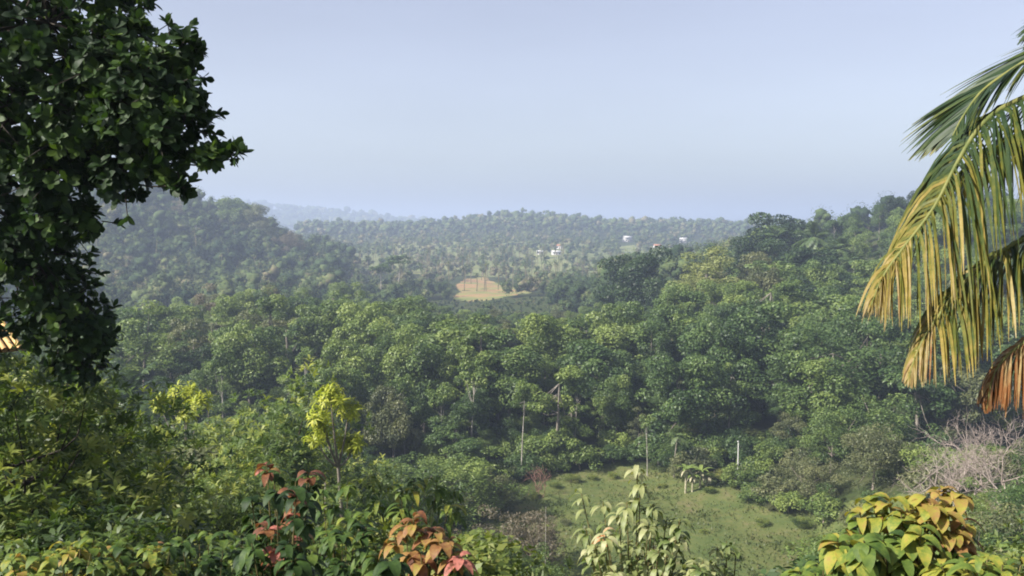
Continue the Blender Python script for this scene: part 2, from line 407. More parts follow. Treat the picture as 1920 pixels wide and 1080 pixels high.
def trunk_mesh(h, hc, c, r0, lean=.4, nl=7, n=7, mat='bark'):
    """tapered trunk to height h with limbs to some lobe centres (c, relative to crown centre hc)"""
    mb = MB(); b = np.array([U(-lean, lean), U(-lean, lean), h])
    path = bez([[0, 0, -.6], [b[0] * .1, b[1] * .2, h * .35], [b[0] * .7, b[1] * .6, h * .7], b], 9)
    tube(mb, path, [r0 * 1.25, r0 * .95, r0 * .7, r0 * .4], n)
    for i in R.permutation(len(c))[:nl]:
        s = path[R.integers(5, 9)]; e = np.array([0, 0, hc]) + c[i] * .92
        m = (s + e) / 2 + [0, 0, -.08 * np.linalg.norm(e - s)] + R.normal(0, .15, 3)
        tube(mb, bez([s, m, e], 6), [r0 * .38, r0 * .2, r0 * .07], 5)
    return mb.mesh('trunk', M[mat], True)

VAR = {}
def species(key, n, fn):
    VAR[key] = [fn() for _ in range(n)]

# every entry: (trunk mesh, crown mesh function by material, nominal height)
def crown_variants(mb, mats):
    base = None; out = {}
    for m in mats:
        if base is None: base = mb.mesh('crown', M[m])
        me = base if not out else base.copy()
        me.materials[0] = M[m]; out[m] = me
    return out
MATS = ('deep', 'straw', 'dark', 'mid', 'light', 'olive', 'brown')

def sp_round():
    Rr, Hh, hc = U(4.3, 5.4), U(5.2, 6.6), 8.
    c, r = lobes(Rr, Hh, 50, (.2, .42), low=-.75, rf=(.45, 1.02))
    mb = MB(); leaf_lobes(mb, c + [0, 0, hc], r, 125, .42, .6, .72, tvar=.2)
    return trunk_mesh(8., hc, c, .26), crown_variants(mb, MATS), hc + Hh
def sp_tier():
    hc = 10.; mb = MB(); cs, rs = [], []
    for k in range(R.integers(4, 7)):
        z = hc - 6.2 + k * U(1.7, 2.2); Rt = U(3.2, 5.6) * (1 - .06 * k)
        off = np.array([U(-2.6, 2.6), U(-2.6, 2.6), 0]); Rt *= U(.55, 1)
        c, r = lobes(Rt, .9, 11, (.26, .46), -1, (.2, 1.)); c[:, 2] += (c[:, :2] @ R.normal(0, .22, 2)); cs.append(c + off + [0, 0, z]); rs.append(r)
    c, r = np.concatenate(cs), np.concatenate(rs)
    leaf_lobes(mb, c, r, 115, .42, .55, .55, up=.8, jit=.5)
    top = c[:, 2].max() + .6
    return trunk_mesh(top - 2, 0, c, .2, nl=12), crown_variants(mb, MATS), top
def sp_feather():
    Rr, Hh, hc = U(3.6, 4.8), U(4.8, 6.0), 8.
    c, r = lobes(Rr, Hh, 30, (.22, .36), -.5, (.3, .95))
    mb = MB(); leaf_lobes(mb, c + [0, 0, hc], r, 120, .42, .34, .6, up=.7, jit=.6, tvar=.1, fill=.3)
    return trunk_mesh(9.5, hc, c, .17, nl=12), crown_variants(mb, MATS), hc + Hh
def sp_slim():
    Rr, Hh, hc = U(2.0, 2.8), U(2.0, 3.0), 12.5
    c, r = lobes(Rr, Hh, 18, (.3, .46), -.7, (.3, .95))
    mb = MB(); leaf_lobes(mb, c + [0, 0, hc], r, 90, .5, .5, .6, up=.6)
    return trunk_mesh(11.8, hc, c, .14, lean=.8, nl=9, mat='palebark'), crown_variants(mb, MATS), hc + Hh
def sp_thicket():
    Rr, Hh, hc = U(4.2, 5.2), U(4.0, 4.6), 4.
    c, r = lobes(Rr, Hh, 80, (.13, .27), -.8, (.35, 1.)); c[:, 2] = np.maximum(c[:, 2], -3.4)
    mb = MB(); leaf_lobes(mb, c + [0, 0, hc], r, 150, .3, .42, .75, up=.5, fill=.25, tvar=.15)
    return trunk_mesh(3.6, hc, c, .13, nl=22, mat='twig'), crown_variants(mb, MATS), hc + Hh
def sp_bush():
    Rr, Hh, hc = U(1.7, 2.3), U(1.2, 1.7), 1.3
    c, r = lobes(Rr, Hh, 24, (.26, .42), -.5, (.35, .95)); c[:, 2] = np.maximum(c[:, 2], -1.)
    mb = MB(); leaf_lobes(mb, c + [0, 0, hc], r, 330, .24, .5, .75, up=.5)
    return trunk_mesh(1.0, hc, c, .06, nl=10, mat='twig'), crown_variants(mb, MATS), hc + Hh
species('round', 8, sp_round); species('tier', 6, sp_tier); species('feather', 7, sp_feather); species('slim', 4, sp_slim); species('bush', 5, sp_bush); species('thicket', 5, sp_thicket)

def frond_mesh(mb, path, n, LL, w, tint, side_len=1., K=3, hang=1.2, tj=.06, spread=1., tf=.75, tl=.05, taper=None):
    """pinnate frond: leaflets on both sides of a rachis path"""
    K0 = len(path); u = np.linspace(.12, .995, n)
    s = np.linspace(0, 1, K0); C = np.stack([np.interp(u, s, path[:, i]) for i in range(3)], 1)
    T = unit(np.stack([np.interp(u, s, np.gradient(path[:, i])) for i in range(3)], 1))
    sd, up = frame(T, np.tile([0., 0, 1.], (n, 1)))
    prof = np.sin(np.pi * (.12 + .865 * u ** .8)) ** .7
    if taper: prof = np.clip((1.02 - u) / taper, 0, 1) ** .9
    for sg in (-1, 1):
        d0 = unit(sd * sg * spread + T * tf + up * .15 + R.normal(0, tj, (n, 3)))
        uu = np.linspace(0, 1, K)
        d = d0[:, None] + np.array([0, 0, -1.]) * (hang * uu ** .8)[None, :, None] * U(.8, 1.2, n)[:, None, None]
        d = unit(d)
        Ls = LL * prof * U(.85, 1.1, n)
        P_ = np.concatenate([np.zeros((n, 1, 3)), np.cumsum((d[:, 1:] + d[:, :-1]) / 2, 1) / (K - 1)], 1) * Ls[:, None, None] + C[:, None]
        sv = unit(np.cross(d, T[:, None] * .6 + up[:, None] + R.normal(0, .25, (n, 1, 3))))
        ww = w * np.array([np.sin(np.pi * (.18 + .8 * q)) ** .7 for q in uu])[None] * np.ones((n, 1))
        tt = tint(u)[:, None] + R.normal(0, .11, (n, 1)) + tl * uu[None] if callable(tint) else np.clip(R.normal(tint, .12, (n, 1)) + 0 * uu[None], 0, 1)
        strip(mb, P_, sv, ww, np.clip(tt, 0, 1))

def sp_palm():
    h = 10.; mb = MB(); b = np.array([U(-.8, .8), U(-.8, .8), h])
    for k in range(20):
        a = k * 2.4 + U(-.2, .2); e = U(-.5, 1.25) if k > 3 else U(1.1, 1.4)
        L = U(3.4, 4.2); d = np.array([math.cos(a), math.sin(a), 0])
        p = [b + (d * math.cos(e) + np.array([0, 0, math.sin(e)])) * L * q + np.array([0, 0, -1.5 * q ** 2.2]) for q in np.linspace(0, 1, 8)]
        frond_mesh(mb, np.array(p), 26, 1.0, .14, .5, K=3, hang=1.0)
    tb = MB(); tube(tb, bez([[0, 0, -.6], [b[0] * .1, b[1] * .1, 4], [b[0] * .6, b[1] * .6, 7.5], b], 10), [.22, .15, .13, .12], 7)
    return tb.mesh('trunk', M['bark'], True), crown_variants(mb, ('farpalm',)), h + 2
species('palm', 4, sp_palm)

# near slope trees: long leaves in rosettes
def rosettes(mb, c, out, nl, L, W, tint, droop=(.6, 1.3), spread=.9, K=4, fold=.1, peak=.45, gravity=0.):
    """a whorl of nl leaves at each tip c, opening round direction out"""
    N = len(c); idx = np.repeat(np.arange(N), nl); n = len(idx)
    o = unit(out)[idx]; s, m = frame(o, np.tile([.3, .1, 1.], (n, 1)))
    a = np.tile(np.arange(nl) * 2.4, N) + np.repeat(U(0, 6, N), nl)
    sp = U(.35, 1.15, n) * spread
    t = o * np.cos(sp)[:, None] + (s * np.cos(a)[:, None] + m * np.sin(a)[:, None]) * np.sin(sp)[:, None]
    leaves(mb, c[idx] - o * U(0, .5 * L, n)[:, None], t, o + np.array([0, 0, .35]), L * U(.65, 1.2, n), W * U(.75, 1.2, n), np.clip(np.repeat(tint, nl) + R.normal(0, .07, n), 0, 1), U(*droop, n), fold, K, peak, gravity)

def sp_mango():
    Rr, Hh, hc = U(2.0, 2.6), U(2.0, 2.6), 4.6
    c, r = lobes(Rr, Hh, 26, (.28, .42), -.6, (.4, .95)); mb = MB()
    n = 620; i = R.integers(0, len(c), n); d = unit(R.normal(size=(n, 3)) + [0, 0, .3])
    p = c[i] + d * r[i][:, None] * U(.7, 1.05, n)[:, None]
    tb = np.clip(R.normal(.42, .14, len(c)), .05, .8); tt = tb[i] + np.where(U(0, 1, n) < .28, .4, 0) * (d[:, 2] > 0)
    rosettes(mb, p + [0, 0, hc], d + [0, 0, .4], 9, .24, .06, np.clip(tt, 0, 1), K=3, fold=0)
    return trunk_mesh(4.2, hc, c, .09, nl=12, mat='darkbark'), crown_variants(mb, ('slope',)), hc + Hh
def sp_shrub():
    Rr, Hh, hc = U(1.2, 1.6), U(1.0, 1.3), 1.3
    c, r = lobes(Rr, Hh, 20, (.3, .46), -.8, (.35, .95)); mb = MB()
    n = 420; i = R.integers(0, len(c), n); d = unit(R.normal(size=(n, 3)) + [0, 0, .3])
    p = c[i] + d * r[i][:, None] * U(.6, 1.05, n)[:, None]
    rosettes(mb, p + [0, 0, hc], d + [0, 0, .6], 8, .15, .05, np.clip(R.normal(.45, .15, len(c))[i] + R.normal(0, .1, n), 0, 1), K=3, fold=0)
    return trunk_mesh(1.0, hc, c, .04, nl=12, mat='stem'), crown_variants(mb, ('shrub', 'slope')), hc + Hh
def sp_weed():
    Rr, Hh, hc = U(1.2, 1.6), U(.9, 1.3), 1.2
    c, r = lobes(Rr, Hh, 22, (.3, .46), -.8, (.35, .95))
    mb = MB(); leaf_lobes(mb, c + [0, 0, hc], r, 900, .115, .55, .75, up=.5, tvar=.2)
    return trunk_mesh(1.0, hc, c, .035, nl=12, mat='stem'), crown_variants(mb, ('shrub', 'slope', 'olive')), hc + Hh
species('mango', 5, sp_mango); species('shrub', 5, sp_shrub); species('weed', 5, sp_weed)

# ------------------------------------------------------------------ placing plants
NAME = {'round': 'broadleaf_tree', 'tier': 'tiered_tree', 'feather': 'feathery_tree', 'slim': 'slender_tree', 'bush': 'bush', 'palm': 'coconut_palm', 'mango': 'mango_tree', 'shrub': 'shrub', 'weed': 'leafy_bush', 'thicket': 'large_bush'}
CAT = {'bush': 'bush', 'thicket': 'bush', 'shrub': 'shrub', 'weed': 'bush', 'palm': 'palm tree'}
PARTN = {'thicket': ('stems', 'foliage'), 'shrub': ('stems', 'foliage'), 'weed': ('stems', 'foliage'), 'bush': ('stems', 'foliage')}
PLANTS = []

def place(kind, x, y, h, mat=None, wide=1., label=None, group=None, zone=None, v=None):
    if kind == 'bush' and h > 4.5: kind = 'thicket'
    var = VAR[kind]; tm, cm, hn = var[R.integers(len(var)) if v is None else v % len(var)]
    if mat is None or mat not in cm: mat = list(cm)[0]
    s = h / hn
    e = empty(NAME[kind], (x, y, float(H(x, y))), U(0, 6.28), (s * wide, s * wide, s))
    a, b = ('stem', 'foliage') if kind in PARTN else ('trunk', 'crown')
    link(a, tm, e); link(b, cm[mat], e)
    tag(e, label, CAT.get(kind, 'tree'), group)
    PLANTS.append(dict(o=e, kind=kind, mat=mat, x=x, y=y, h=h, label=label, zone=zone))
    return e

def at_px(kind, px, ytop, Y, mat=None, wide=1., label=None, v=None, hmin=1., group=None):
    """a plant Y metres ahead whose top shows at (px, ytop)"""
    p = P(px, ytop, Y); h = max(p[2] - float(H(p[0], p[1])), hmin)
    return place(kind, p[0], p[1], h, mat, wide, label, group, v=v)

HERO = []   # (x, y, radius) kept clear of scattered plants
def hero(kind, px, ytop, Y, mat=None, wide=1., label=None, v=None, clear=4.):
    p = P(px, ytop, Y); HERO.append((p[0], p[1], clear))
    return at_px(kind, px, ytop, Y, mat, wide, label, v)

hero('round', 1190, 468, 235, 'deep', 1.0, 'tall dark domed tree standing alone beside the pale feathery tree', 0, 7)
hero('round', 1225, 525, 228, 'deep', .8, 'smaller dark tree leaning on the tall domed tree', 2, 4)
hero('feather', 1330, 458, 215, 'straw', 1.4, 'wide pale yellow-green feathery tree between the domed tree and the wooded hill', 1, 7)
hero('feather', 1285, 505, 212, 'straw', 1., 'narrower pale feathery tree touching the dark domed tree', 3, 4)
hero('feather', 385, 545, 215, 'brown', 1.0, 'brownish pink flowering tree at the foot of the wooded left hill', 0, 5)
hero('feather', 512, 532, 220, 'brown', .9, 'brownish pink flowering tree nearer the valley middle', 2, 5)
hero('round', 795, 632, 150, 'light', .42, 'small bright yellow-green crown among the dark forest crowns', 1, 2)
hero('round', 1470, 408, 280, 'deep', 1.3, 'broad dark tree crowning the skyline of the right hill', 3, 7)
hero('round', 1540, 540, 190, 'deep', 1.4, 'huge dark tree with shaded right side at the foot of the right hill', 4, 8)
hero('round', 1600, 610, 165, 'deep', 1.1, 'very dark tree low on the right flank of the huge dark tree', 6, 6)
hero('round', 1390, 560, 205, 'deep', 1.0, 'very dark tree left of and behind the huge dark tree', 7, 5)
hero('round', 1500, 690, 140, 'dark', 1.0, 'dark glossy tree lowest below the huge dark tree', 1, 5)
hero('round', 1440, 610, 165, 'deep', 1.2, 'dark glossy tree in front of the huge dark tree', 5, 6)
hero('tier', 905, 600, 140, 'mid', .9, 'green tree whose bare pale trunk shows tall above the clearing', 0, 4)
for px, yt, Y, lb in ((745, 470, 420, 'dark spiky tree rising over the left edge of the valley fields'), (715, 490, 400, 'lower dark tree beside the spiky tree near the valley fields')):
    hero('slim', px, yt, Y, 'dark', 1.6, lb, None, 5)
for px, yt, Y, lb in ((1525, 420, 262, 'coconut palm with pale fronds high on the right hill'), (1455, 425, 272, 'coconut palm at the summit of the right hill, half hidden'), (1600, 470, 240, 'coconut palm on the right hill near the golden frond tip'),
                      (1570, 445, 250, 'coconut palm between two others on the right hill slope'), (1610, 520, 205, 'lower coconut palm beside the shaded dark trees'), (1680, 640, 150, 'coconut palm with drooping fronds below the golden fronds'),
                      (1180, 572, 190, 'short coconut palm below the dark domed tree'), (1225, 590, 180, 'coconut palm right of the short palm under the domed tree'), (1150, 600, 175, 'small coconut palm left of the two palms under the domed tree'),
                      (250, 690, 95, 'coconut palm in the dark hollow left of the yellow crown'), (1265, 800, 118, 'young coconut palm at the far edge of the clearing'), (560, 590, 185, 'coconut palm among the rounded trees of the middle forest')):
    hero('palm', px, yt, Y, None, 1., lb, None, 3)
for px, yt, Y, h, lb in ((883, 655, 126, 0, 'slender tree with the tallest white trunk above the clearing'), (758, 700, 122, 0, 'slender tree with a pale trunk behind the yellow-tipped tree'), (827, 715, 121, 0, 'slender pale-trunked tree left of the tallest white trunk'),
                         (1215, 770, 120, 0, 'slender bare-limbed tree standing at the clearing edge'), (1078, 690, 128, 0, 'slender tree with dark bent trunk behind the red-brown dead bush'), (575, 640, 140, 0, 'slender tree with pale trunk among the left forest crowns'),
                         (415, 650, 130, 0, 'slender pale-trunked tree above the yellow flat crown'), (505, 615, 150, 0, 'slender tree with thin trunk left of the middle crowns')):
    hero('slim', px, yt, Y, 'mid', .8, lb, None, 2.5)
for px, yt, Y, w, m, lb in ((860, 850, 104, 1.6, 'light', 'wide flat-layered light green bush left of the clearing'), (760, 868, 98, 1.3, 'mid', 'mid green bush beside the wide layered bush'), (930, 880, 106, 1.1, 'olive', 'dull olive bush at the left end of the clearing'),
                            (1290, 850, 117, 1.2, 'olive', 'olive bush behind the banana plant'), (1340, 855, 119, 1.0, 'mid', 'mid green bush right of the banana plant'), (1330, 825, 124, 1.2, 'mid', 'taller green bush behind the banana plant'),
                            (1640, 792, 100, 1.0, 'olive', 'large fine-leaved olive bush bordering the clearing'), (1525, 850, 106, 1.0, 'olive', 'olive bush with pinkish dry stems left of the large olive bush'), (1720, 825, 98, 1.0, 'light', 'yellowish fine-leaved bush right of the large olive bush'),
                            (1425, 905, 108, 1.2, 'mid', 'low green bush spilling onto the clearing'), (1385, 872, 114, 1.3, 'mid', 'leafy mid green bush between the white post and the clearing'), (1455, 885, 108, 1.3, 'olive', 'olive bush pushing into the clearing from its right border'), (1545, 925, 100, 1.2, 'mid', 'low spreading green bush at the clearing corner'), (1640, 915, 94, 1.1, 'dark', 'dark low bush under the large olive bush'), (1480, 920, 104, 1.1, 'light', 'bright low bush on the right border of the clearing'), (1590, 960, 95, 1.1, 'olive', 'dull low bush nearest the orange-topped sapling'),
                            (1640, 740, 118, 1.3, 'mid', 'layered bright green bush in front of the shaded trees'), (1560, 770, 116, 1.0, 'mid', 'small green bush left of the layered bright bush'), (1760, 860, 84, 1.1, 'olive', 'olive bush below the grey bare tree'),
                            (1420, 850, 118, 1.1, 'light', 'bright green bush right of the white post'), (1000, 965, 86, 1.1, 'brown', 'dry brown bush on the near side of the clearing'), (940, 975, 80, 1.0, 'brown', 'dry brownish bush lowest beside the clearing'),
                            (960, 1015, 70, .9, 'mid', 'green leafy bush below the dry brown bushes'), (1030, 1045, 68, .8, 'mid', 'small green bush next to the thin sapling stem')):
    hero('bush', px, yt, Y, m, w, lb, None, 3)

for px, py, h in ((1000, 935, .9), (1040, 915, .8), (1075, 905, 1.1), (1110, 900, .7), (1150, 898, 1.0), (1350, 900, 1.2), (1380, 915, .9), (1330, 925, .8), (1400, 940, 1.1), (1450, 960, 1.0), (1430, 985, .7), (1500, 990, 1.2), (1530, 1020, 1.0), (1480, 1030, .8), (1060, 985, .7), (1020, 1000, 1.0), (1240, 915, .6), (1320, 1000, .5), (1380, 1050, .6), (1120, 1040, .5)):
    p = hit(px, py, 60, 150); place('weed', p[0], p[1], h, str(R.choice(['shrub', 'slope', 'olive'])), U(1.3, 2.2), zone='bordering the grassy clearing')
for k, px, yt, Y, m, w, lb in (('round', 1600, 398, 300, 'dark', .8, 'dark tree on the right hill skyline where the crest starts climbing'), ('feather', 1650, 372, 305, 'dark', .8, 'feathery dark tree on the climbing crest of the right hill'),
                               ('round', 1690, 362, 300, 'deep', .75, 'very dark tree high on the right hill crest'), ('feather', 1722, 348, 310, 'mid', .8, 'feathery tree topping the right hill crest beside the palm fronds'), ('slim', 1565, 405, 300, 'dark', 1.2, 'slender tree on the low notch of the right hill skyline'),
                               ('round', 1420, 440, 250, 'deep', 1., 'very dark tree on the left flank of the right hill'), ('round', 1520, 470, 230, 'deep', 1.3, 'very dark broad tree in the middle of the right hill'), ('round', 1580, 520, 205, 'deep', 1.1, 'very dark tree at the right side of the huge dark tree'), ('round', 1460, 520, 200, 'deep', 1.1, 'very dark tree behind the dark glossy tree')):
    hero(k, px, yt, Y, m, w, lb, None, 4)
# --- forest between the clearing and the hills
def lim(px):
    return np.interp(px, [-200, 0, 200, 340, 480, 560, 640, 700, 800, 850, 1030, 1130, 1260, 1375, 1385, 1480, 1560, 1650, 1720, 1900, 2200],
                     [600, 610, 590, 555, 545, 530, 525, 545, 545, 580, 588, 565, 540, 500, 440, 410, 425, 392, 362, 350, 340])

def forest():
    pts = []
    for y in (lambda a: a)(np.arange(118, 372, 1.0)):
        sp = 6.6 + (y - 118) * .022
        half = y * .64 + 8
        for _ in range(int(2 * half / sp * 1.6)):
            pts.append((U(-half, half), y + U(-.5, .5), sp))
    pts = [pts[i] for i in R.permutation(len(pts))]
    kept = []; cell = {}
    for x, y, sp in pts:
        if inside(MEADOW, np.array([x]), np.array([y - 2]))[0] or inside(MEADOW, np.array([x]), np.array([y + 2]))[0]: continue
        if x > 30 and y < 126: continue
        if any((x - a) ** 2 + (y - b) ** 2 < r * r for a, b, r in HERO): continue
        px = 960 + F * x / y
        if y > 300 and px < 1380: continue
        g = (int(x // 8), int(y // 8)); ok = True
        for i in (-1, 0, 1):
            for j in (-1, 0, 1):
                for a, b in cell.get((g[0] + i, g[1] + j), ()):
                    if (a - x) ** 2 + (b - y) ** 2 < sp * sp: ok = False
        if not ok: continue
        cell.setdefault(g, []).append((x, y)); kept.append((x, y))
    kept.sort(key=lambda p: p[1])
    # skyline of what is already in front, to leave out trees nobody could see
    sky_ = np.full(300, 1200.)
    n = 0
    for x, y in kept:
        px = 960 + F * x / y
        if px < -150 or px > 2080: continue
        g = float(H(x, y))
        edge = ss(118, 150, y)
        hmax = P(px, lim(px) + U(0, 40), y)[2] - g
        h = min(U(8, 15) + 4.5 * edge, hmax)
        if px > 1380 and y < 240: h = min(U(13, 19), hmax)
        if h < 6: continue
        top = proj((x, y, g + h))[1]
        i0, i1 = int((px - 3.5 / y * F + 400) / 10), int((px + 3.5 / y * F + 400) / 10) + 1
        seg = sky_[max(i0, 0):max(i1, 1)]
        if len(seg) and seg.max() < top + 3: continue
        sky_[max(i0, 0):max(i1, 1)] = np.minimum(seg, top + 9)
        k = R.choice(['round', 'tier', 'feather', 'slim'], p=[.50, .22, .25, .03])
        m = R.choice(['dark', 'mid', 'light', 'olive'], p=[.30, .42, .18, .10])
        if px > 1340: m = R.choice(['dark', 'mid', 'olive', 'light'], p=[.52, .34, .08, .06])
        if y < 135 and k == 'round' and U() < .12: k = 'slim'
        z = ('above the clearing edge' if 900 < px < 1340 and y < 140 else 'in the forest wall' if px < 900 and y < 140 else
             'below the left hill' if px < 480 else 'left of the orange field' if px < 850 else 'below the orange field' if px < 1090 else 'around the dark domed tree' if px < 1340 else
             'on the right hill' if y > 225 else 'below the right hill')
        place(str(k), x, y, h, str(m), U(.7, 1.3), zone=z); n += 1
    for _ in range(3500):
        y = U(120, 200); x = U(-.62, .62) * y
        px = 960 + F * x / y
        if inside(MEADOW, np.array([x]), np.array([y]))[0] or inside(MEADOW, np.array([x]), np.array([y - 3]))[0] or (x > 28 and y < 128): continue
        if any((x - a) ** 2 + (y - b) ** 2 < r * r for a, b, r in HERO): continue
        if any((p['x'] - x) ** 2 + (p['y'] - y) ** 2 < 8.5 for p in PLANTS): continue
        h = min(U(4.5, 8.5), P(px, lim(px), y)[2] - float(H(x, y)))
        if h < 4: continue
        z = ('at the clearing edge' if 900 < px < 1340 else 'beyond the slope' if px < 900 else 'right of the clearing')
        place(str(R.choice(['round', 'tier', 'feather'], p=[.5, .3, .2])), x, y, h, str(R.choice(['dark', 'mid', 'light', 'olive'], p=[.34, .4, .16, .10])), U(.95, 1.35), zone=z); n += 1
        if n > 560: break
    for i, px in enumerate(np.linspace(815, 1050, 30)):
        Y = U(225, 292); p = P(px, 583 + U(-4, 14), Y); h = p[2] - float(H(p[0], p[1]))
        if h > 3: place(str(R.choice(['round', 'tier', 'feather'])), p[0], p[1], h, str(R.choice(['dark', 'mid', 'olive', 'light'])), U(.9, 1.3), zone='just below the orange field'); n += 1
    print('forest trees', n)
forest()

# understory at the forest edge
def understory():
    n = 0
    for _ in range(2500):
        y = U(112, 134); x = U(-75, 60)
        if inside(MEADOW, np.array([x]), np.array([y]))[0] or any((x - a) ** 2 + (y - b) ** 2 < 5 for a, b, r in HERO): continue
        px = 960 + F * x / y
        if not 150 < px < 1700 or y < np.interp(px, [150, 880, 960, 1400, 1700], [114, 114, 120, 119, 112]): continue
        if any((p['x'] - x) ** 2 + (p['y'] - y) ** 2 < 6 for p in PLANTS if p['kind'] in ('bush', 'thicket')): continue
        place('bush', x, y, U(2.0, 5.5), str(R.choice(['dark', 'mid', 'olive', 'light'], p=[.45, .35, .12, .08])), U(.9, 1.3), zone='under the left forest edge' if px < 700 else 'under the middle forest edge' if px < 1000 else 'behind the clearing'); n += 1
        if n >= 115: break
understory()

for px, yt, Y, lb in ((30, 628, 10.5, 'leafy tree just below the hut roof'), (95, 690, 13, 'leafy tree under the dark overhanging crown'), (-60, 600, 14, 'leafy tree beside the hut'), (170, 735, 22, 'sunlit leafy tree under the tip of the dark leaning crown'), (60, 740, 17, 'sunlit leafy tree with pale shoots at the left margin'),
                      (205, 815, 26, 'rounded leafy tree left of the small yellow-leaved tree'), (130, 790, 15, 'bushy tree with pale shoots in front of the sunlit leafy trees'), (455, 775, 44, 'leafy tree right of the yellow flat crown'), (540, 745, 40, 'dark leafy tree left of the drooping yellow-green tufts'), (455, 850, 30, 'bushy leafy tree in front of the leafy slope trees')):
    hero('mango', px, yt, Y, None, 1.1, lb, None, 1.5)
for px, yt, Y, lb in ((-30, 905, 8.5, 'long-leaved shrub in the extreme lower left corner'), (45, 930, 8.2, 'long-leaved shrub beside the corner shrub at lower left'), (110, 915, 9.2, 'long-leaved shrub between the lower left saplings and the shaded trees'), (10, 830, 10., 'tall shrub hiding the foot of the tree below the hut')):
    hero('shrub', px, yt, Y, 'slope', 1.1, lb, None, 1)
hero('feather', 270, 812, 40, 'olive', 1.5, 'wide dull olive feathery bush-like tree below the bare reddish stems', 1, 3)

# --- near slope vegetation
def slope():
    n = 0; pts = []
    prof = lambda px: np.interp(px, [-150, 0, 200, 330, 420, 560, 700, 730, 880, 980], [630, 660, 735, 790, 790, 780, 830, 870, 905, 985])
    for Y in sorted(np.concatenate([U(9, 24, 46), U(20, 50, 90), U(45, 96, 80)])):
        px = U(-120, 930)
        x, y, _ = P(px, 500, Y)
        sp = .9 + Y * .035
        if any((x - a) ** 2 + (y - b) ** 2 < sp * sp for a, b in pts) or any((x - a) ** 2 + (y - b) ** 2 < 2 for a, b, r in HERO): continue
        if inside(MEADOW, np.array([x]), np.array([y]))[0]: continue
        tgt = prof(px) + (1010 - prof(px)) * (1 - ss(8, 62, Y)) * .9 + U(-5, 45)
        if abs(px - 345) < 95 and Y < 47: tgt = max(tgt, 800)
        if abs(px - 635) < 85 and Y < 30: tgt = max(tgt, 862)
        h = P(px, tgt, Y)[2] - float(H(x, y))
        if px > 700: h = min(h, 4.5)
        if h < .8: continue
        pts.append((x, y))
        if h > 3.6: k, m, h = R.choice(['mango', 'feather', 'tier', 'round'], p=[.6, .16, .12, .12]), R.choice(['mid', 'light', 'olive']), min(h, 10)
        else: k, m = R.choice(['shrub', 'weed'], p=[.5, .5]), R.choice(['shrub', 'slope', 'olive'], p=[.5, .35, .15])
        z = 'on the lower left slope' if px < 300 else 'below the yellow crown' if px < 520 else 'behind the red-leaved sapling' if px < 700 else 'on the slope left of the clearing'
        place(str(k), x, y, h, str(m), U(.95, 1.25), zone=z); n += 1
    for Y in sorted(np.concatenate([U(12, 40, 26), U(40, 112, 110)])):
        px = U(1560, 2050) if Y < 50 else U(1600, 2050)
        x, y, _ = P(px, 500, Y)
        sp = .9 + Y * .035
        if any((x - a) ** 2 + (y - b) ** 2 < sp * sp for a, b in pts) or any((x - a) ** 2 + (y - b) ** 2 < 6 for a, b, r in HERO): continue
        if inside(MEADOW, np.array([x]), np.array([y]))[0]: continue
        pr = np.interp(px, [1480, 1560, 1650, 1750, 1850, 2050], [930, 930, 860, 830, 820, 800])
        tgt = pr + (1060 - pr) * (1 - ss(14, 70, Y)) + U(0, 40)
        if abs(px - 1830) < 130 and Y < 76: tgt = max(tgt, 905)
        h = P(px, tgt, Y)[2] - float(H(x, y))
        if h < .8: continue
        pts.append((x, y)); h = min(h, 6)
        k, m = (R.choice(['bush', 'feather']), R.choice(['mid', 'light', 'olive', 'dark'])) if h > 3.2 or Y > 60 else (R.choice(['shrub', 'weed']), R.choice(['shrub', 'slope', 'olive']))
        place(str(k), x, y, h, str(m), U(1., 1.35), zone='below the grey bare tree' if Y > 50 else 'behind the orange-leaved sapling'); n += 1
    print('slope plants', n)
slope()

# ------------------------------------------------------------------ bare trees
def bare(name, px, py_base, Y, h, spread, mat, label, depth=4, r0=.09, lean=0., foliage=None):
    p = P(px, py_base, Y); x, y = p[0], p[1]
    e = empty(name, (x, y, float(H(x, y))))
    mb = MB(); tips = []
    def grow(s, d, L, r, k):
        e_ = s + d * L; m = (s + e_) / 2 + R.normal(0, .07 * L, 3)
        path = bez([s, m, e_], 6); tube(mb, path, [r, r * .8, r * .6], 5)
        if k == 0: tips.append(e_); return
        for _ in range(R.integers(2, 5)):
            dd = unit(d + R.normal(0, spread, 3) + [0, 0, .08]); grow(path[R.integers(3, 6)], dd, L * U(.55, .85), r * .6, k - 1)
    for _ in range(3): grow(np.array([0, 0, -.3]), unit(np.array([lean + U(-.5, .5), U(-.4, .4), 1.1])), h * .36, r0, depth)
    link('trunk', mb.mesh('trunk', M[mat], True), e)
    if foliage:
        t = np.array(tips); f = MB(); n = len(t) * 8; i = R.integers(0, len(t), n)
        kites(f, t[i] + R.normal(0, .22, (n, 3)), R.normal(size=(n, 3)) + [0, 0, .4], U(.12, .22, n), U(.06, .1, n), U(.2, .9, n))
        link('crown', f.mesh('crown', M[foliage]), e)
    tag(e, label, 'tree' if name != 'dead_bush' else 'bush'); return e
bare('bare_tree', 1800, 900, 72, 11., .75, 'twig', 'grey bare spreading tree with a tangle of leafless limbs', 5, .10, -.1)
bare('bare_tree', 1885, 930, 68, 9.4, .8, 'twig', 'lower grey leafless tree beside the tangled bare tree', 5, .09)
bare('dead_bush', 1012, 880, 112, 5.0, .8, 'redtwig', 'red-brown leafless dead bush at the forest edge', 4, .05)
bare('bare_tree', 630, 930, 34, 3.0, .6, 'palebark', 'forked pale bare stems behind the red-leaved sapling', 2, .035)
bare('bare_tree', 345, 900, 46, 5.0, .7, 'twig', 'thin grey half-bare tree below the yellow flat crown', 4, .05, 0, 'olive')
bare('bare_tree', 245, 780, 72, 6.0, .5, 'twig', 'bare reddish stems left of the yellow flat crown', 4, .05)

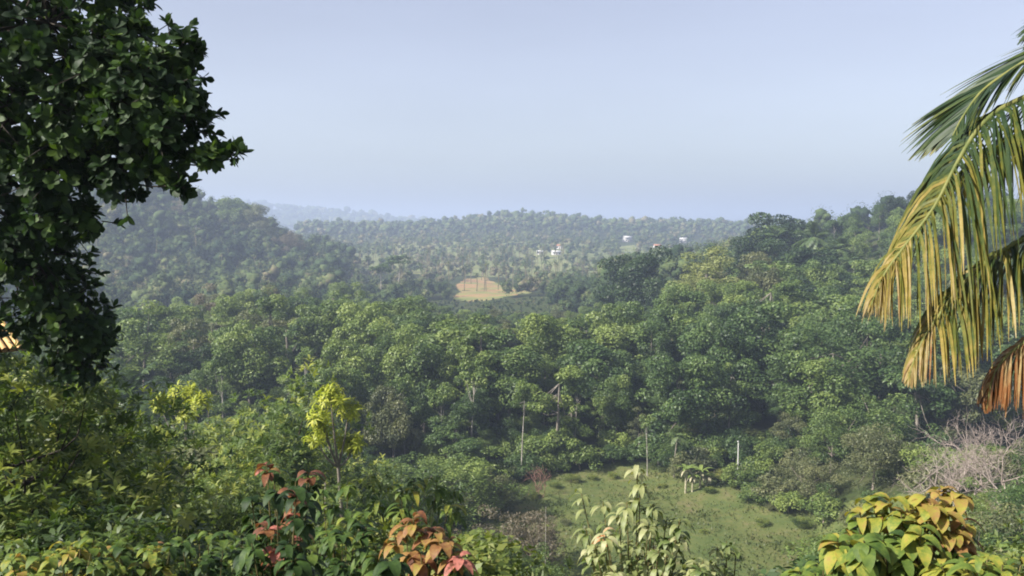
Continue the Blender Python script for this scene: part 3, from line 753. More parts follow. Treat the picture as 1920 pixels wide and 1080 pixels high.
# yellow flat crown and yellow-tipped tree, mango shoots on the left
def yellow_tree(px, ytop, Y, parts, label, L=.34, Wd=.085, droop=(.8, 1.6)):
    """parts: (px, py, radius_px, weight) tufts of fresh drooping leaves"""
    p = P(px, ytop, Y); g = float(H(p[0], p[1]))
    e = empty('fresh_leaved_tree', (p[0], p[1], g)); mb = MB(); tb = MB(); o = np.array([p[0], p[1], g])
    hub = np.array([0, 0, (p[2] - g) * .72])
    tube(tb, bez([[0, 0, -.4], [.15, .1, hub[2] * .5], hub], 7), [.12, .09, .06], 6)
    for a, b, r, n in parts:
        c = P(a, b, Y + U(-.8, .8)) - o; rr = r / F * Y
        q = c + unit(R.normal(size=(n, 3)) + [0, 0, .5]) * rr * U(.5, 1.05, n)[:, None] * [1, 1, .75]
        rosettes(mb, q, (q - c) + [0, 0, .6 * rr], 10, L, Wd, np.clip(R.normal(.6, .15, n), .1, 1), droop, 1.1, 4, 0)
        tube(tb, bez([hub, (hub + c) / 2 + [0, 0, -.2], c], 6), [.05, .035, .02], 5)
    link('trunk', tb.mesh('trunk', M['bark'], True), e); link('crown', mb.mesh('crown', M['fresh']), e)
    tag(e, label, 'tree'); return e
yellow_tree(345, 735, 48, [(345, 738, 30, 26), (312, 756, 24, 18), (380, 752, 24, 18), (350, 762, 30, 20), (300, 762, 14, 8)], 'flat-topped tree with bright yellow-green crown on the slope', .42, .11)
yellow_tree(632, 730, 30, [(620, 745, 30, 30), (655, 765, 24, 18), (600, 778, 24, 16), (665, 830, 28, 24), (640, 825, 22, 14), (610, 800, 24, 14), (590, 820, 20, 10)], 'tree with drooping yellow-green leaf tufts above the forked pale stems', .36, .062, (1.2, 2.1))
yellow_tree(300, 812, 52, [(300, 812, 20, 12), (320, 830, 14, 7)], 'small yellow-leaved tree under the flat yellow crown', .4, .1)
yellow_tree(280, 905, 30, [(265, 905, 22, 12), (310, 912, 16, 8)], 'low yellowish tufted sapling on the lower left slope', .32, .08)
yellow_tree(80, 780, 24, [(75, 775, 30, 16), (115, 790, 22, 10), (45, 800, 22, 9), (65, 905, 24, 12), (110, 875, 20, 8)], 'young tree with pale yellow leaf whorls under the dark leaning tree', .26, .06)

# ------------------------------------------------------------------ jackfruit-like tree on the left
def big_left_tree():
    Y0 = 8.3; base = P(-330, 500, 9.2); g = float(H(base[0], base[1]))
    e = empty('jackfruit_tree', (base[0], base[1], g)); o = np.array([base[0], base[1], g])
    spec = [  # px, py, depth, radius px, tips
        (90, 40, 8.6, 150, 300), (215, 110, 8.3, 100, 210), (40, 190, 8.8, 130, 240), (170, 220, 8.5, 110, 210), (280, 190, 8.1, 85, 150), (270, 265, 8.2, 62, 80),
        (340, 245, 8.0, 55, 62), (395, 288, 7.9, 30, 20), (325, 105, 8.1, 45, 64), (362, 95, 8.05, 18, 9), (366, 192, 8.0, 16, 8), (436, 290, 7.85, 16, 7), (340, 348, 8.0, 18, 8), (240, 50, 8.3, 34, 40), (340, 175, 8.0, 40, 34), (230, 320, 8.3, 60, 62), (310, 330, 8.1, 36, 24), (110, 320, 8.6, 85, 110),
        (30, 340, 8.9, 75, 60), (110, 400, 8.8, 62, 66), (40, 440, 9.2, 80, 90), (160, 410, 8.6, 36, 22), (75, 500, 9.3, 68, 90), (120, 565, 9.4, 62, 85), (155, 620, 9.5, 58, 80), (140, 680, 9.7, 50, 60), (70, 600, 9.8, 45, 40), (185, 640, 9.5, 28, 20),
        (-130, 80, 9.2, 230, 300), (-140, 330, 9.4, 180, 180), (60, -150, 9.0, 190, 260), (-230, -160, 9.4, 240, 220), (190, -70, 8.6, 90, 110), (-330, 120, 10.5, 260, 200), (-60, 560, 10, 100, 60)]
    mb = MB(); tb = MB()
    hub = P(-260, 300, 9.3) - o
    tube(tb, bez([[0, 0, -.5], [.1, 0, hub[2] * .5], hub], 9), [.26, .2, .17], 10)
    for px, py, D, r, n in spec:
        if px > 0: n = int(n * 1.05)
        c = P(px, py, D) - o; rr = r / F * D
        d = unit(R.normal(size=(n, 3)))
        q = c + d * rr * (U(.1, 1, n) ** .45)[:, None] * U(.85, 1.25)
        if px > 0:
            gap = np.sin(q[:, 0] * 8.1 + 1) * np.sin(q[:, 2] * 9.3 + q[:, 1] * 5) + .5 * np.sin(q[:, 0] * 19 + q[:, 2] * 13)
            q = q[gap > -.62]; d = d[gap > -.62] if len(d) == len(gap) else d; n = len(q)
        rosettes(mb, q, d + [0.25, -.1, .4], 7, .118, .066, np.clip(R.normal(.42, .25) * .5 + R.normal(.25, .18, n), 0, 1), (-.3, .9), 1.2, 6, .08, .6)
        k = max(int(n * .09), 2); dd = unit(R.normal(size=(k, 3)) + [.6, 0, .1]); qq = c + dd * rr * U(1.05, 1.6, k)[:, None]
        rosettes(mb, qq, dd + [0, 0, .2], 5, .11, .055, U(.2, .6, k), (0, .7), .8, 6, .08, .6); q = np.concatenate([q[:n], qq])
        for z in qq: tube(tb, bez([c + (z - c) * .5, z], 3), [.006, .004], 4)
        m = (hub + c) / 2 + R.normal(0, .12, 3) + [0, .75, .1]
        path = bez([hub, m, c], 8); tube(tb, path, [.05, .026, .010], 6)
        for i in R.permutation(n)[:max(n // 5, 4)]:
            s = path[R.integers(5, 8)]; tube(tb, bez([s, (s + q[i]) / 2 + R.normal(0, .04, 3), q[i]], 4), [.012, .006], 4)
    link('trunk', tb.mesh('trunk', M['darkbark'], True), e)
    link('crown', mb.mesh('crown', M['jack']), e)
    tag(e, 'large dark broad-leaved tree overhanging the view at the upper left', 'tree')
big_left_tree()

# ------------------------------------------------------------------ coconut palm on the right
def big_palm():
    hubp = P(2330, 190, 7.6); g = float(H(hubp[0] + .4, hubp[1]))
    o = np.array([hubp[0] + .4, hubp[1], g]); e = empty('coconut_palm', o); hub = hubp - o
    tb = MB(); tube(tb, bez([[0, 0, -.5], [.1, 0, hub[2] * .5], hub + [0, 0, .1]], 14), [.24, .17, .15, .14], 12)
    link('trunk', tb.mesh('trunk', M['bark'], True), e)
    def frond(path, n, LL, w, tint, hang, spread, tf, label=None, taper=None):
        mb = MB(); frond_mesh(mb, path, n, LL, w, tint, K=8, hang=hang, tj=.09, spread=spread, tf=tf or .75, tl=.22 if label else .08, taper=taper)
        f = link('frond', mb.mesh('frond', M['palm'], True), e)
        rb = MB(); tube(rb, path, [.034, .024, .014, .006], 7); link('rachis', rb.mesh('rachis', M['rachis'], True), f)
        if label: f['label'] = label
    px = lambda L: bez([hub] + [P(a, b, d) - o for a, b, d in L], 34)
    frond(px([(2150, 20, 7.8), (2040, 0, 7.8), (1975, 25, 7.8), (1940, 80, 7.8)]), 60, .55, .045, lambda u: .12 + 0 * u, .6, 1., 0)
    frond(px([(2130, 50, 7.9), (2000, 72, 7.9), (1912, 122, 7.85), (1845, 168, 7.8), (1808, 215, 7.75), (1786, 255, 7.7)]), 120, .95, .030, lambda u: .03 + .03 * u, .4, 1., 1.5, 'dark green topmost frond')
    frond(px([(2130, 165, 7.5), (1990, 165, 7.45), (1900, 192, 7.4), (1840, 235, 7.35), (1795, 305, 7.3), (1752, 388, 7.25), (1690, 470, 7.2), (1655, 520, 7.2), (1634, 572, 7.2)]), 138, 1.25, .029, lambda u: .14 + .34 * ss(.4, .85, u), 3.6, .75, .3, 'long frond turning from green to gold', .46)
    frond(px([(2130, 330, 7.1), (2000, 400, 7.1), (1920, 448, 7.1), (1855, 487, 7.1), (1800, 540, 7.05), (1755, 600, 7.0), (1722, 655, 7.0), (1702, 715, 7.0)]), 128, .82, .030, lambda u: .26 + .28 * ss(.5, .9, u), 3.8, .7, .3, 'drooping yellowing frond', .42)
    frond(px([(2120, 480, 6.9), (2000, 580, 6.9), (1925, 640, 6.9), (1885, 672, 6.9), (1862, 710, 6.9), (1850, 770, 6.9)]), 90, .6, .034, lambda u: .78 + .16 * u, 3.8, .6, .3, 'withered orange-brown frond', .5)
    for k in range(11):
        a = -1.9 + k * .36; el = (.9, .2, -.4)[k % 3]; L = U(3.6, 4.4); d = np.array([math.cos(a), math.sin(a), 0])
        p = np.array([hub + (d * math.cos(el) + np.array([0, 0, math.sin(el)])) * L * q + np.array([0, 0, -1.6 * q ** 2.2]) for q in np.linspace(0, 1, 20)])
        frond(p, 70, .85, .045, lambda u: .15 + .2 * u, 1.4, 1., 0)
    tag(e, 'near coconut palm with golden drooping fronds hanging at the right', 'palm tree')
big_palm()

# ------------------------------------------------------------------ near saplings
def sapling(name, base, tips, Y, label, mat, L, Wd, nl, low=(), tint_low=.2, droop=(1.3, 2.3), young=None, n_low=6, spread=1.2, fold=.1, ylabel=None, gravity=.6):
    """tips: (px, py, dY, tint); leaves hang in whorls at each tip and along the stems"""
    b = P(base[0], base[1], Y); g = float(H(b[0], b[1])); o = np.array([b[0], b[1], g]); e = empty(name, o)
    st = MB(); fo = MB(); yo = MB(); hy = False
    for a, c, dy, t in tips:
        q = P(a, c, Y + dy) - o
        k = P(base[0] * .55 + a * .45, max(c + 130, base[1] * .6 + c * .4), Y + dy * .5) - o
        path = bez([[U(-.03, .03), U(-.03, .03), -.1], (k + [0, 0, 0]) * [.6, .6, .5], k, q], 14)
        tube(st, path, [.012, .008, .005, .003], 6)
        is_y = young is not None and t >= young; hy |= is_y
        n = nl; d = np.tile(unit(q - path[-3])[None], (1, 1))
        rosettes(yo if is_y else fo, q[None], d + [0, 0, .5], n, L, Wd, np.array([t]), (.5, 1.3), spread, 7, fold, .45, 1.6)
        m = n_low; s = U(.62, .97, m); pp = np.stack([np.interp(s, np.linspace(0, 1, 14), path[:, i]) for i in range(3)], 1)
        dd = unit(np.stack([R.normal(size=m), R.normal(size=m), U(-.1, .5, m)], 1))
        leaves(fo, pp, dd, np.tile([0., 0, 1], (m, 1)), L * U(.7, 1.1, m), Wd * U(.8, 1.1, m), np.clip(R.normal(tint_low, .08, m), 0, 1), U(*droop, m), fold, 7, gravity=gravity)
    link('stem', st.mesh('stem', M['stem'], True), e)
    link('foliage', fo.mesh('foliage', M[mat], True), e)
    if hy:
        y_ = link('young_leaves', yo.mesh('young_leaves', M[mat], True), e)
        if ylabel: y_['label'] = ylabel
    tag(e, label, 'sapling'); return e

def grid_tips(x0, x1, y0, y1, n, t, tv=.05, dy=.4):
    return [(U(x0, x1), U(y0, y1), U(-dy, dy), float(np.clip(R.normal(t, tv), 0, 1))) for _ in range(n)]
sapling('sapling', (530, 1330), [(500, 868, 0, .82), (578, 888, .1, .84), (548, 918, -.1, .86), (552, 955, -.1, .92), (560, 985, .0, .8), (500, 985, -.1, .86), (520, 1030, -.2, .95), (525, 1060, -.2, .86)] +
        grid_tips(465, 590, 880, 1080, 34, .12, .08), 4.6, 'dark sapling with drooping red-brown young leaves on the near slope', 'young', .115, .048, 7, tint_low=.10, young=.7, n_low=8, ylabel='red-brown drooping young leaves')
sapling('sapling', (790, 1330), [(775, 965, 0, .74), (740, 1005, .1, .66), (800, 1000, 0, .72), (825, 1015, -.1, .64), (850, 1045, -.1, .6), (862, 1042, -.15, 1.), (790, 1045, -.1, .76), (735, 1060, 0, .7), (830, 1065, 0, .7), (760, 985, .05, .7), (812, 990, .05, .75), (770, 1030, 0, .72), (845, 1010, .1, .68)] +
        grid_tips(700, 900, 1030, 1090, 14, .2, .1), 4.3, 'sapling with rust-orange leaf tips right of the red-leaved sapling', 'young', .112, .048, 8, tint_low=.5, young=.55, n_low=4, ylabel='rust-orange young leaves')
sapling('sapling', (1190, 1360), [(1195, 872, 0, .7), (1200, 905, 0, .65), (1175, 940, 0, .55), (1225, 945, 0, .5), (1250, 975, .1, .3), (1275, 975, 0, .4), (1160, 965, .1, .6), (1130, 1000, -.1, .99), (1098, 990, 0, .45), (1105, 1030, 0, .6), (1215, 985, -.2, .6), (1255, 1010, 0, .25), (1090, 925, .3, .5), (1130, 940, .2, .6)] +
        grid_tips(1090, 1300, 1000, 1090, 26, .5, .16) + grid_tips(1280, 1400, 1045, 1085, 10, .5, .15), 5.0, 'olive sapling with pale narrow drooping leaves standing before the clearing', 'pale', .105, .033, 8, tint_low=.42, n_low=18, droop=(1.2, 2.3))
sapling('sapling', (1362, 1330), [(1362, 1015, 0, .35), (1345, 1025, 0, .5), (1380, 1030, 0, .3), (1360, 1060, 0, .4)], 5.2, 'little sapling right of the pale narrow-leaved sapling', 'pale', .10, .03, 7, tint_low=.4, n_low=6)
sapling('sapling', (1700, 1330), [(1770, 912, .1, .60), (1800, 930, .05, .64), (1720, 938, 0, .53), (1668, 935, 0, .54), (1745, 945, -.05, .56), (1805, 975, 0, .68), (1795, 1010, -.05, .72), (1612, 960, 0, .47), (1645, 965, .1, .5), (1720, 985, -.1, .5), (1760, 985, 0, .58), (1605, 1010, 0, .70)] +
        [(1700, 950, .05, .5), (1735, 925, 0, .57), (1785, 945, .05, .62), (1765, 960, -.05, .6), (1810, 995, 0, .7), (1640, 950, 0, .5), (1625, 985, 0, .42), (1690, 965, -.1, .47), (1780, 1000, -.05, .66)] + grid_tips(1570, 1730, 980, 1080, 44, .36, .08) + grid_tips(1730, 1860, 1040, 1090, 14, .36, .06), 3.9, 'broad-leaved sapling topped with yellow and orange drooping leaves', 'young', .125, .055, 7, tint_low=.36, young=.45, n_low=8, ylabel='yellow and orange drooping young leaves')
sapling('sapling', (1850, 1330), grid_tips(1760, 1930, 1045, 1090, 22, .42, .05), 3.6, 'light green sapling along the bottom beside the orange-topped one', 'young', .13, .035, 7, tint_low=.36, n_low=6)
sapling('sapling', (1560, 1330), grid_tips(1490, 1620, 1055, 1090, 10, .36, .05), 4.0, 'green leafy sapling along the bottom below the yellow leaves', 'young', .12, .04, 6, tint_low=.33, n_low=5)
sapling('sapling', (640, 1330), grid_tips(590, 720, 990, 1080, 20, .22, .07) + grid_tips(600, 690, 900, 990, 8, .3, .08), 6.5, 'green sapling between the red-leaved and rust-leaved saplings', 'young', .15, .05, 7, tint_low=.2, n_low=6)
sapling('sapling', (760, 1330), grid_tips(690, 860, 885, 960, 22, .3, .05, .8), 11., 'bright green sapling with long drooping leaves behind the rust-leaved one', 'young', .24, .06, 9, tint_low=.24, n_low=6)
for i, (a, b, c, d, n, lb) in enumerate(((20, 200, 1000, 1080, 34, 'leafy green sapling in the bottom left corner'), (190, 330, 1010, 1080, 26, 'green sapling second along the bottom left'), (320, 460, 1000, 1080, 26, 'dark green sapling just left of the red-leaved one'))):
    sapling('sapling', ((a + b) / 2, 1330), grid_tips(a, b, c, d, n, (.38, .34, .24)[i], .1), 6.2 + .4 * i, lb, 'young', .13, .06, 6, tint_low=.2, n_low=5)

# thin sapling stem in the clearing and post
def thin(name, px, y0, y1, Y, r, mat, label, cat, leafy=False):
    p = P(px, y0, Y); g = float(H(p[0], p[1])); h = P(px, y1, Y)[2] - g
    e = empty(name, (p[0], p[1], g)); mb = MB()
    tube(mb, bez([[0, 0, -.3], [.03, 0, h * .5], [0.05, .02, h]], 8), [r, r * .9, r * .8], 8)
    link('stem' if leafy else 'post', mb.mesh('stem', M[mat], True), e)
    if leafy:
        f = MB(); n = 60; q = np.stack([R.normal(0, .12, n), R.normal(0, .12, n), h * U(.5, 1, n)], 1)
        kites(f, q, R.normal(size=(n, 3)) + [0, 0, .5], .14, .06, U(.3, .8, n)); link('foliage', f.mesh('foliage', M['shrub']), e)
    else:
        c = MB(); box(c, (-r * 1.3, -r * 1.3, h - .02), (r * 1.3, r * 1.3, h + .08)); link('cap', c.mesh('cap', M[mat]), e)
    tag(e, label, cat)
thin('post', 1383, 885, 828, 118, .09, 'concrete', 'white upright post at the far right edge of the clearing', 'post')
thin('thin_sapling', 1022, 1090, 950, 70, .035, 'palebark', 'single thin pale stem standing before the clearing', 'sapling', True)
thin('thin_sapling', 608, 980, 905, 30, .03, 'palebark', 'short pale stem among the slope leaves', 'sapling', True)

# banana plant
def banana(px, py, Y, h, label):
    p = hit(px, py, 100, 140); e = empty('banana_plant', (p[0], p[1], float(H(p[0], p[1])))); st = MB(); gr = MB(); dr = MB()
    tube(st, bez([[0, 0, -.2], [.05, 0, h * .3], [.1, 0, h * .6]], 6), [.16, .13, .08], 8)
    tube(st, bez([[.9, .2, -.2], [.95, .2, h * .2], [1., .2, h * .42]], 6), [.13, .11, .06], 8)
    for c, hh in (([.1, 0, h * .58], 1.), ([1., .2, h * .4], .75)):
        n = 7; a = np.arange(n) * 2.4 + U(0, 6); t = np.stack([np.cos(a) * .7, np.sin(a) * .7, np.full(n, .9)], 1)
        leaves(gr, np.tile(c, (n, 1)), t, np.tile([0, 0, 1.], (n, 1)), U(1.6, 2.2, n) * hh, .5 * hh, U(.4, .8, n), U(1., 1.9, n), .1, 8)
        n = 5; a = U(0, 6.28, n); t = np.stack([np.cos(a) * .5, np.sin(a) * .5, np.full(n, .1)], 1)
        leaves(dr, np.tile(c, (n, 1)), t, np.tile([0, 0, 1.], (n, 1)), U(1.2, 1.7, n) * hh, .3, U(.6, 1., n), U(1.2, 1.6, n), .2, 6, gravity=1.2)
    link('stem', st.mesh('stem', M['banana'], True), e); link('foliage', gr.mesh('foliage', M['light'], True), e)
    f = link('dry_leaves', dr.mesh('dry_leaves', M['banana'], True), e); f['label'] = 'dry pale hanging leaves'
    tag(e, label, 'plant')
banana(1285, 925, 114, 5.2, 'banana plant with dry hanging leaves at the clearing edge')
banana(1312, 915, 116, 3.6, 'smaller banana plant right beside the taller one')

# ------------------------------------------------------------------ houses
HOUSES = []
def house(px, py, D, w, d, hw, roof, label, rz):
    w, d, hw = w * .8, d * .8, hw * .8
    p = P(px, py, D); z = max(float(H(p[0], p[1])), p[2] - 1.5); HOUSES.append((px, py, p[1], w * F / D))
    e = empty('house', (p[0], p[1], z), rz)
    b = MB(); box(b, (-w / 2, -d / 2, -4), (w / 2, d / 2, hw)); link('wall', b.mesh('wall', M['white']), e)
    r = MB(); o = .5; rh = d * .22; x, y = w / 2 + o, d / 2 + o
    r.add([(-x, -y, hw), (x, -y, hw), (x, 0, hw + rh), (-x, 0, hw + rh), (-x, y, hw), (x, y, hw), (-x, -y, hw + .15), (x, -y, hw + .15), (x, 0, hw + rh + .15), (-x, 0, hw + rh + .15), (-x, y, hw + .15), (x, y, hw + .15)],
          [(0, 1, 2, 3), (3, 2, 5, 4), (7, 6, 9, 8), (8, 9, 10, 11), (0, 6, 7, 1), (4, 5, 11, 10), (0, 3, 9, 6), (1, 7, 8, 2), (3, 4, 10, 9), (2, 8, 11, 5)], .5)
    link('roof', r.mesh('roof', M[roof]), e)
    for k in (-.3, .3):
        m = MB(); box(m, (k * w - .7, -d / 2 - .03, 1.1), (k * w + .7, -d / 2 + .05, 2.3)); link('window', m.mesh('window', M['glass']), e)
    m = MB(); box(m, (-.5, -d / 2 - .03, 0), (.5, -d / 2 + .05, 2.1)); link('door', m.mesh('door', M['wood']), e)
    tag(e, label, 'house')
house(1176, 466, 980, 11, 9, 6, 'roof', 'tall pale house on the far slope just above the dark domed tree', .3)
house(1281, 460, 960, 9, 7, 5, 'roof', 'white house highest on the far slope, right of the domed tree', -.3)
house(1232, 474, 900, 9, 7, 3.5, 'tile', 'small house low behind the right shoulder of the domed tree', .2)
house(1012, 500, 800, 7, 6, 3.5, 'roof', 'small white house below the far hill, leftmost of the valley houses', 0.)
house(1043, 500, 790, 10, 7, 3.5, 'roof', 'wide white house in the valley beside the smallest white house', .15)
house(1050, 484, 880, 9, 7, 4, 'tile', 'pale house half hidden above the wide white valley house', -.2)

# hut with a pole roof at the left
def hut():
    p = P(-175, 600, 13.); g = float(H(p[0], p[1])); e = empty('hut', (p[0], p[1], g), .9)
    rt = P(0, 545, 13.)[2] - g; ht = rt - .75
    b = MB(); box(b, (-2.2, -1.2, -.6), (.35, 1.8, ht)); link('wall', b.mesh('wall', M['wood']), e)
    m = MB(); box(m, (-1.4, -1.23, 0), (-.6, -1.15, 1.9)); link('door', m.mesh('door', M['darkbark']), e)
    m = MB()
    for i in range(34):
        x = -2.6 + i * .105
        tube(m, bez([[x, 2.1, ht - .2], [x, .4, rt + .35]], 3), .042, 6); tube(m, bez([[x, .36, rt + .36], [x, -1.7, ht - .05]], 3), .042, 6)
    r = link('roof', m.mesh('roof', M['bamboo'], True), e)
    m = MB(); m.add([(-2.6, -1.68, ht - .09), (.95, -1.68, ht - .09), (.95, .36, rt + .29), (-2.6, .36, rt + .29), (-2.6, 2.1, ht - .27), (.95, 2.1, ht - .27)], [(0, 1, 2, 3), (3, 2, 5, 4)], .5); link('roof_sheathing', m.mesh('roof_sheathing', M['wood']), r)
    tag(e, 'hut with orange pole roof peeping out behind the dark overhanging tree', 'hut')
hut()

# ------------------------------------------------------------------ distant forest (one mass)
def cube_sphere():
    vs, qs = {}, []
    def vid(p):
        return vs.setdefault(tuple(p), len(vs))
    for ax in range(3):
        for sg in (-1, 1):
            for i in (-1, 0):
                for j in (-1, 0):
                    q = []
                    for a, b in ((i, j), (i + 1, j), (i + 1, j + 1), (i, j + 1)):
                        p = [0, 0, 0]; p[ax] = sg; p[(ax + 1) % 3] = a; p[(ax + 2) % 3] = b; q.append(vid(p))
                    qs.append(q if sg > 0 else q[::-1])
    return unit(np.array(list(vs), float)), np.array(qs)
SPH_V, SPH_Q = cube_sphere()

def distant():
    mb = MB(); tot = 0
    def band(y0, y1, sp, nq, q, hgt, keep=None, rad=.55, tm=.5, m=9, core=1.):
        nonlocal tot
        ny = int((y1 - y0) / sp); pts = []
        for i in range(ny):
            y = y0 + i * sp; half = y * .66; k = int(2 * half / sp)
            x = -half + (np.arange(k) + U(0, 1, k)) * sp
            pts.append(np.stack([x, y + U(-.5, .5, k) * sp], 1))
        pts = np.concatenate(pts); x, y = pts.T
        k = ~inside(FIELD, x, y)
        px = 960 + F * x / y
        lowf = (px > 805) & (px < 1035) & (y > 300) & (y < 412)
        if keep is not None: k &= keep(x, y, px)
        x, y, px, lowf = x[k], y[k], px[k], lowf[k]
        hh = hgt * U(.5, 1.45, len(x)) * np.where((px > 630) & (px < 1140) & (y < 470), .62, 1); g = H(x, y)
        cap = (CZ - (587 - HORIZON) / F * y) - g; hh = np.where(lowf, np.minimum(hh, np.maximum(cap, 1.)), hh)
        py = HORIZON + (CZ - g - hh) / y * F
        bad = np.zeros(len(x), bool)
        for a, b, D, w in HOUSES: bad |= (np.abs(px - a) < w * .65 + 4) & (y < D + 3) & (y > D * .6) & (py < b + 1)
        x, y, hh, g = x[~bad], y[~bad], hh[~bad], g[~bad]; N = len(x); tot += N
        # each tree: lumpy crown masses with leaf clusters standing off them
        nl = max(min(nq // 8, 9), 3)
        c = np.stack([x, y, g + hh * .6], 1)
        lc = c[:, None] + unit(R.normal(size=(N, nl, 3))) * np.stack([hh * rad * .62, hh * rad * .62, hh * .36], 1)[:, None] * U(.35, 1.1, (N, nl, 1))
        lr = hh[:, None] * rad * U(.2, .5, (N, nl))
        rad = rad * U(.75, 1.35, (N, 1)); lr = lr * U(.8, 1.25, (N, 1)); tmv = (tm + .13 * np.sin(x * .021 + 1.7 * np.sin(y * .013)) * np.sin(y * .024 + x * .009))[:, None]; tl = np.clip(R.normal(tmv, .22, (N, 1)) + R.normal(0, .09, (N, nl)), 0, 1)
        M_ = N * nl; lc = lc.reshape(M_, 3); lr = lr.reshape(M_); tl = tl.reshape(M_)
        V = lc[:, None] + SPH_V[None] * lr[:, None, None] * [core, core, .8 * core] * (1 + R.normal(0, .25, (M_, len(SPH_V), 1)))
        mb.add(V, (np.arange(M_)[:, None, None] * len(SPH_V) + SPH_Q[None]).reshape(-1, 4), np.repeat(tl, len(SPH_V)))
        d = unit(R.normal(size=(M_, m, 3)) + [0, -.15, .5])
        p = lc[:, None] + d * lr[:, None, None] * [1.1, 1.1, .95] * U(.8, 1.1, (M_, m, 1)); n = M_ * m
        kites(mb, p.reshape(-1, 3), d.reshape(-1, 3) * .8 + [0, 0, .3] + R.normal(0, .4, (n, 3)), q * U(.5, 1.1, n), q * .65 * U(.5, 1.1, n), np.clip(np.repeat(tl, m) + R.normal(.03, .1, n), 0, 1))
    lefthill = lambda x, y, px: (px < 700) & (H(x, y) > -5)
    band(300, 470, 8.5, 98, .85, 12, lambda x, y, px: px < 1400, tm=.42, m=64, core=.62)
    band(470, 640, 9.0, 90, .95, 13, lambda x, y, px: px < 650, tm=.40, m=58, core=.62)
    band(470, 760, 12.5, 56, 1.0, 6.5, lambda x, y, px: ((px >= 760) | ((px >= 650) & (y < 640))) & (px < 1450), .55, .74, 34, .66)
    band(760, 1050, 14.5, 42, 1.3, 9, lambda x, y, px: (px > 560) & (px < 1450), .55, .62, 30, .7)
    band(1050, 1420, 12., 36, 1.6, 13, lambda x, y, px: (px > 560) & (px < 1500), m=18, core=.85)
    band(296, 408, 4.2, 30, .7, 2.6, lambda x, y, px: (px > 805) & (px < 1040), .7, .55, m=14, core=.7)
    band(372, 470, 7.5, 90, .7, 10, lambda x, y, px: px > 1400, rad=.72, tm=.42, m=90, core=.6)
    band(2500, 3250, 34., 28, 5.5, 20, lambda x, y, px: (px > 450) & (px < 1500), .9)
    band(3900, 4500, 60., 28, 9, 24, lambda x, y, px: (px > 450) & (px < 1500), 1.)
    # pale bare trunks catching the light on the hill and in the valley
    for n, x0, x1, y0, y1 in ((150, -330, -100, 430, 560), (160, -120, 60, 470, 820)):
        x, y = U(x0, x1, n), U(y0, y1, n); g = H(x, y); h = U(9, 16, n)
        C = np.stack([np.stack([x + k * R.normal(0, .5, n), y, g + h * k], 1) for k in (0, .5, 1.)], 1)
        strip(mb, C, np.array([[[1., 0, 0]]]), np.full((n, 3), .45), np.full(n, 1.2))
        c = np.repeat(C[:, 2], 40, 0); m = len(c); d = unit(R.normal(size=(m, 3)))
        kites(mb, c + d * U(.4, 2.4, m)[:, None], d + [0, 0, .5], U(.6, 1.2, m), U(.4, .8, m), np.clip(np.repeat(R.normal(.6, .2, n), 40) + R.normal(0, .1, m), 0, 1))
    print('distant trees', tot)
    tag(link('distant_forest', mb.mesh('distant_forest', M['far'])), 'hazy wooded hills and valley beyond the middle forest', kind='stuff')
distant()

HERO_P = [(690, 560), (735, 600), (790, 520), (830, 640), (870, 620), (905, 600), (940, 640), (985, 560), (1020, 610), (1060, 560), (1095, 620), (1120, 520), (1010, 480), (1075, 470), (660, 480), (770, 430)]
for px, Y in HERO_P:
    x = (px - 960) / F * Y; place('palm', x, Y, U(11, 15), zone='in the far valley')
# individual pale trees on the left hill
for px, yt, Y, k, m, w, lb in ((150, 478, 420, 'feather', 'brown', 1.1, 'pale brown feathery tree on the left hill beside the dark foliage'), (225, 520, 400, 'feather', 'brown', 1.2, 'brownish feathery tree with white trunk low on the left hill'), (285, 528, 400, 'slim', 'olive', 1.0, 'slender pale-trunked tree low on the left hill'),
                            (210, 545, 390, 'slim', 'olive', 1.2, 'slender tree under the brownish feathery tree'), (340, 372, 520, 'feather', 'brown', 1.2, 'brownish tree on top of the left hill'), (285, 385, 500, 'slim', 'olive', 1.1, 'tall pale-trunked tree below the left hill summit'),
                            (315, 395, 495, 'slim', 'mid', 1.1, 'tall pale-trunked tree second along the hilltop row'), (260, 395, 495, 'slim', 'olive', 1.1, 'tall pale-trunked tree nearest the dark overhanging leaves'), (365, 405, 490, 'slim', 'mid', 1.1, 'tall pale-trunked tree at the right end of the hilltop row'),
                            (480, 372, 530, 'feather', 'olive', 1., 'feathery tree breaking the skyline of the left hill'), (440, 375, 540, 'round', 'mid', 1., 'rounded tree on the skyline of the left hill'), (545, 425, 520, 'feather', 'brown', 1., 'reddish brown tree on the descending shoulder of the left hill')):
    at_px(k, px, yt, Y, m, w, lb, hmin=9)

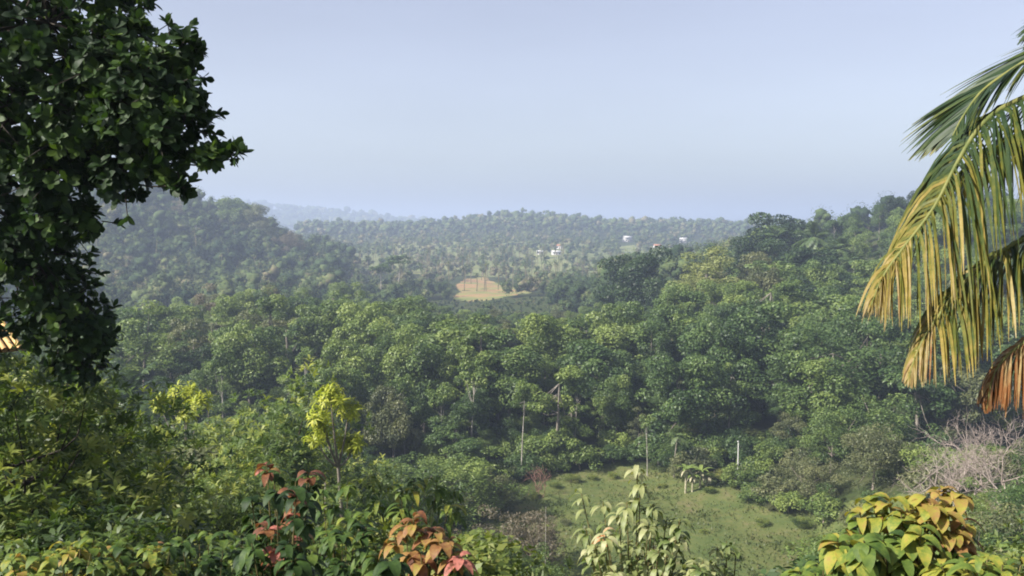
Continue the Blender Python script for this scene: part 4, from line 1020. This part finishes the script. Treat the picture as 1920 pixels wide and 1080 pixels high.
# ------------------------------------------------------------------ labels for the scattered plants
FORM = {'round': ('rounded tree', 'rounded trees'), 'tier': ('flat-tiered tree', 'flat-tiered trees'), 'feather': ('feathery tree', 'feathery trees'), 'slim': ('slender tree', 'slender trees'), 'bush': ('low bush', 'low bushes'), 'thicket': ('tall bush', 'tall bushes'),
        'palm': ('palm', 'palms'), 'mango': ('long-leaved tree', 'long-leaved trees'), 'shrub': ('long-leaved shrub', 'long-leaved shrubs'), 'weed': ('small-leaved bush', 'small-leaved bushes')}
TONE = {'deep': 'very dark green', 'straw': 'pale straw green', 'dark': 'dark green', 'mid': 'mid green', 'light': 'yellow-green', 'olive': 'olive', 'brown': 'brownish', 'farpalm': 'green', 'slope': 'green', 'shrub': 'light green'}
ORD = ['leftmost', 'second from left', 'third from left', 'fourth from left', 'fifth from left', 'sixth from left', 'seventh from left', 'eighth from left', 'ninth from left', 'tenth from left', 'eleventh from left', 'twelfth from left', 'thirteenth from left', 'fourteenth from left']
NUM = 'zero one two three four five six seven eight nine ten eleven twelve thirteen fourteen'.split()
def name_rest():
    groups = {}
    for p in PLANTS:
        if p['label']: continue
        groups.setdefault((p['zone'], p['mat'], p['kind']), []).append(p)
    for (z, m, k), v in groups.items():
        v.sort(key=lambda p: p['y'])
        nrow = max(1, math.ceil(len(v) / 9)) if len(v) <= 36 else 4; rows = [list(r) for r in np.array_split(np.array(v, object), nrow)]
        rn = [''] if nrow == 1 else ['nearer', 'farther'] if nrow == 2 else ['nearest', 'middle', 'farthest'] if nrow == 3 else ['nearest', 'nearer', 'farther', 'farthest']
        if nrow > 4: print('too many', z, m, k, len(v))
        for r, w in zip(rows, rn):
            r.sort(key=lambda p: p['x'] / p['y'])
            for i, p in enumerate(r):
                tone = f'{w} {TONE[m]}'.strip()
                p['o']['label'] = f'{tone} {FORM[k][0]} {z}' if len(r) == 1 else f'{ORD[i]} of {NUM[len(r)]} {tone} {FORM[k][1]} {z}'.replace('right of the clearing', 'below the right hill') if 0 else f'{ORD[i]} of {NUM[len(r)]} {tone} {FORM[k][1]} {z}'
                p['o']['group'] = f'{TONE[m]} {FORM[k][1]} {z}'
name_rest()

# ------------------------------------------------------------------ camera and render settings
cam = bpy.data.cameras.new('camera'); co = bpy.data.objects.new('camera', cam); COL.objects.link(co)
co.location = (0, 0, CZ); co.rotation_euler = (math.pi / 2 - PITCH, 0, 0)
cam.sensor_width = 36; cam.lens = 36 * F / 1920; cam.clip_start = .1; cam.clip_end = 20000
S.camera = co
S.render.engine = 'CYCLES'
cy = S.cycles
cy.use_denoising = True; cy.max_bounces = 5; cy.diffuse_bounces = 3; cy.glossy_bounces = 2; cy.transmission_bounces = 4; cy.volume_bounces = 1; cy.transparent_max_bounces = 4
cy.filter_width = 1.9; cy.sample_clamp_indirect = 4
S.view_settings.view_transform = 'Standard'; S.view_settings.look = 'None'; S.view_settings.gamma = 1; S.view_settings.use_curve_mapping = False
S.view_settings.exposure = 1.2
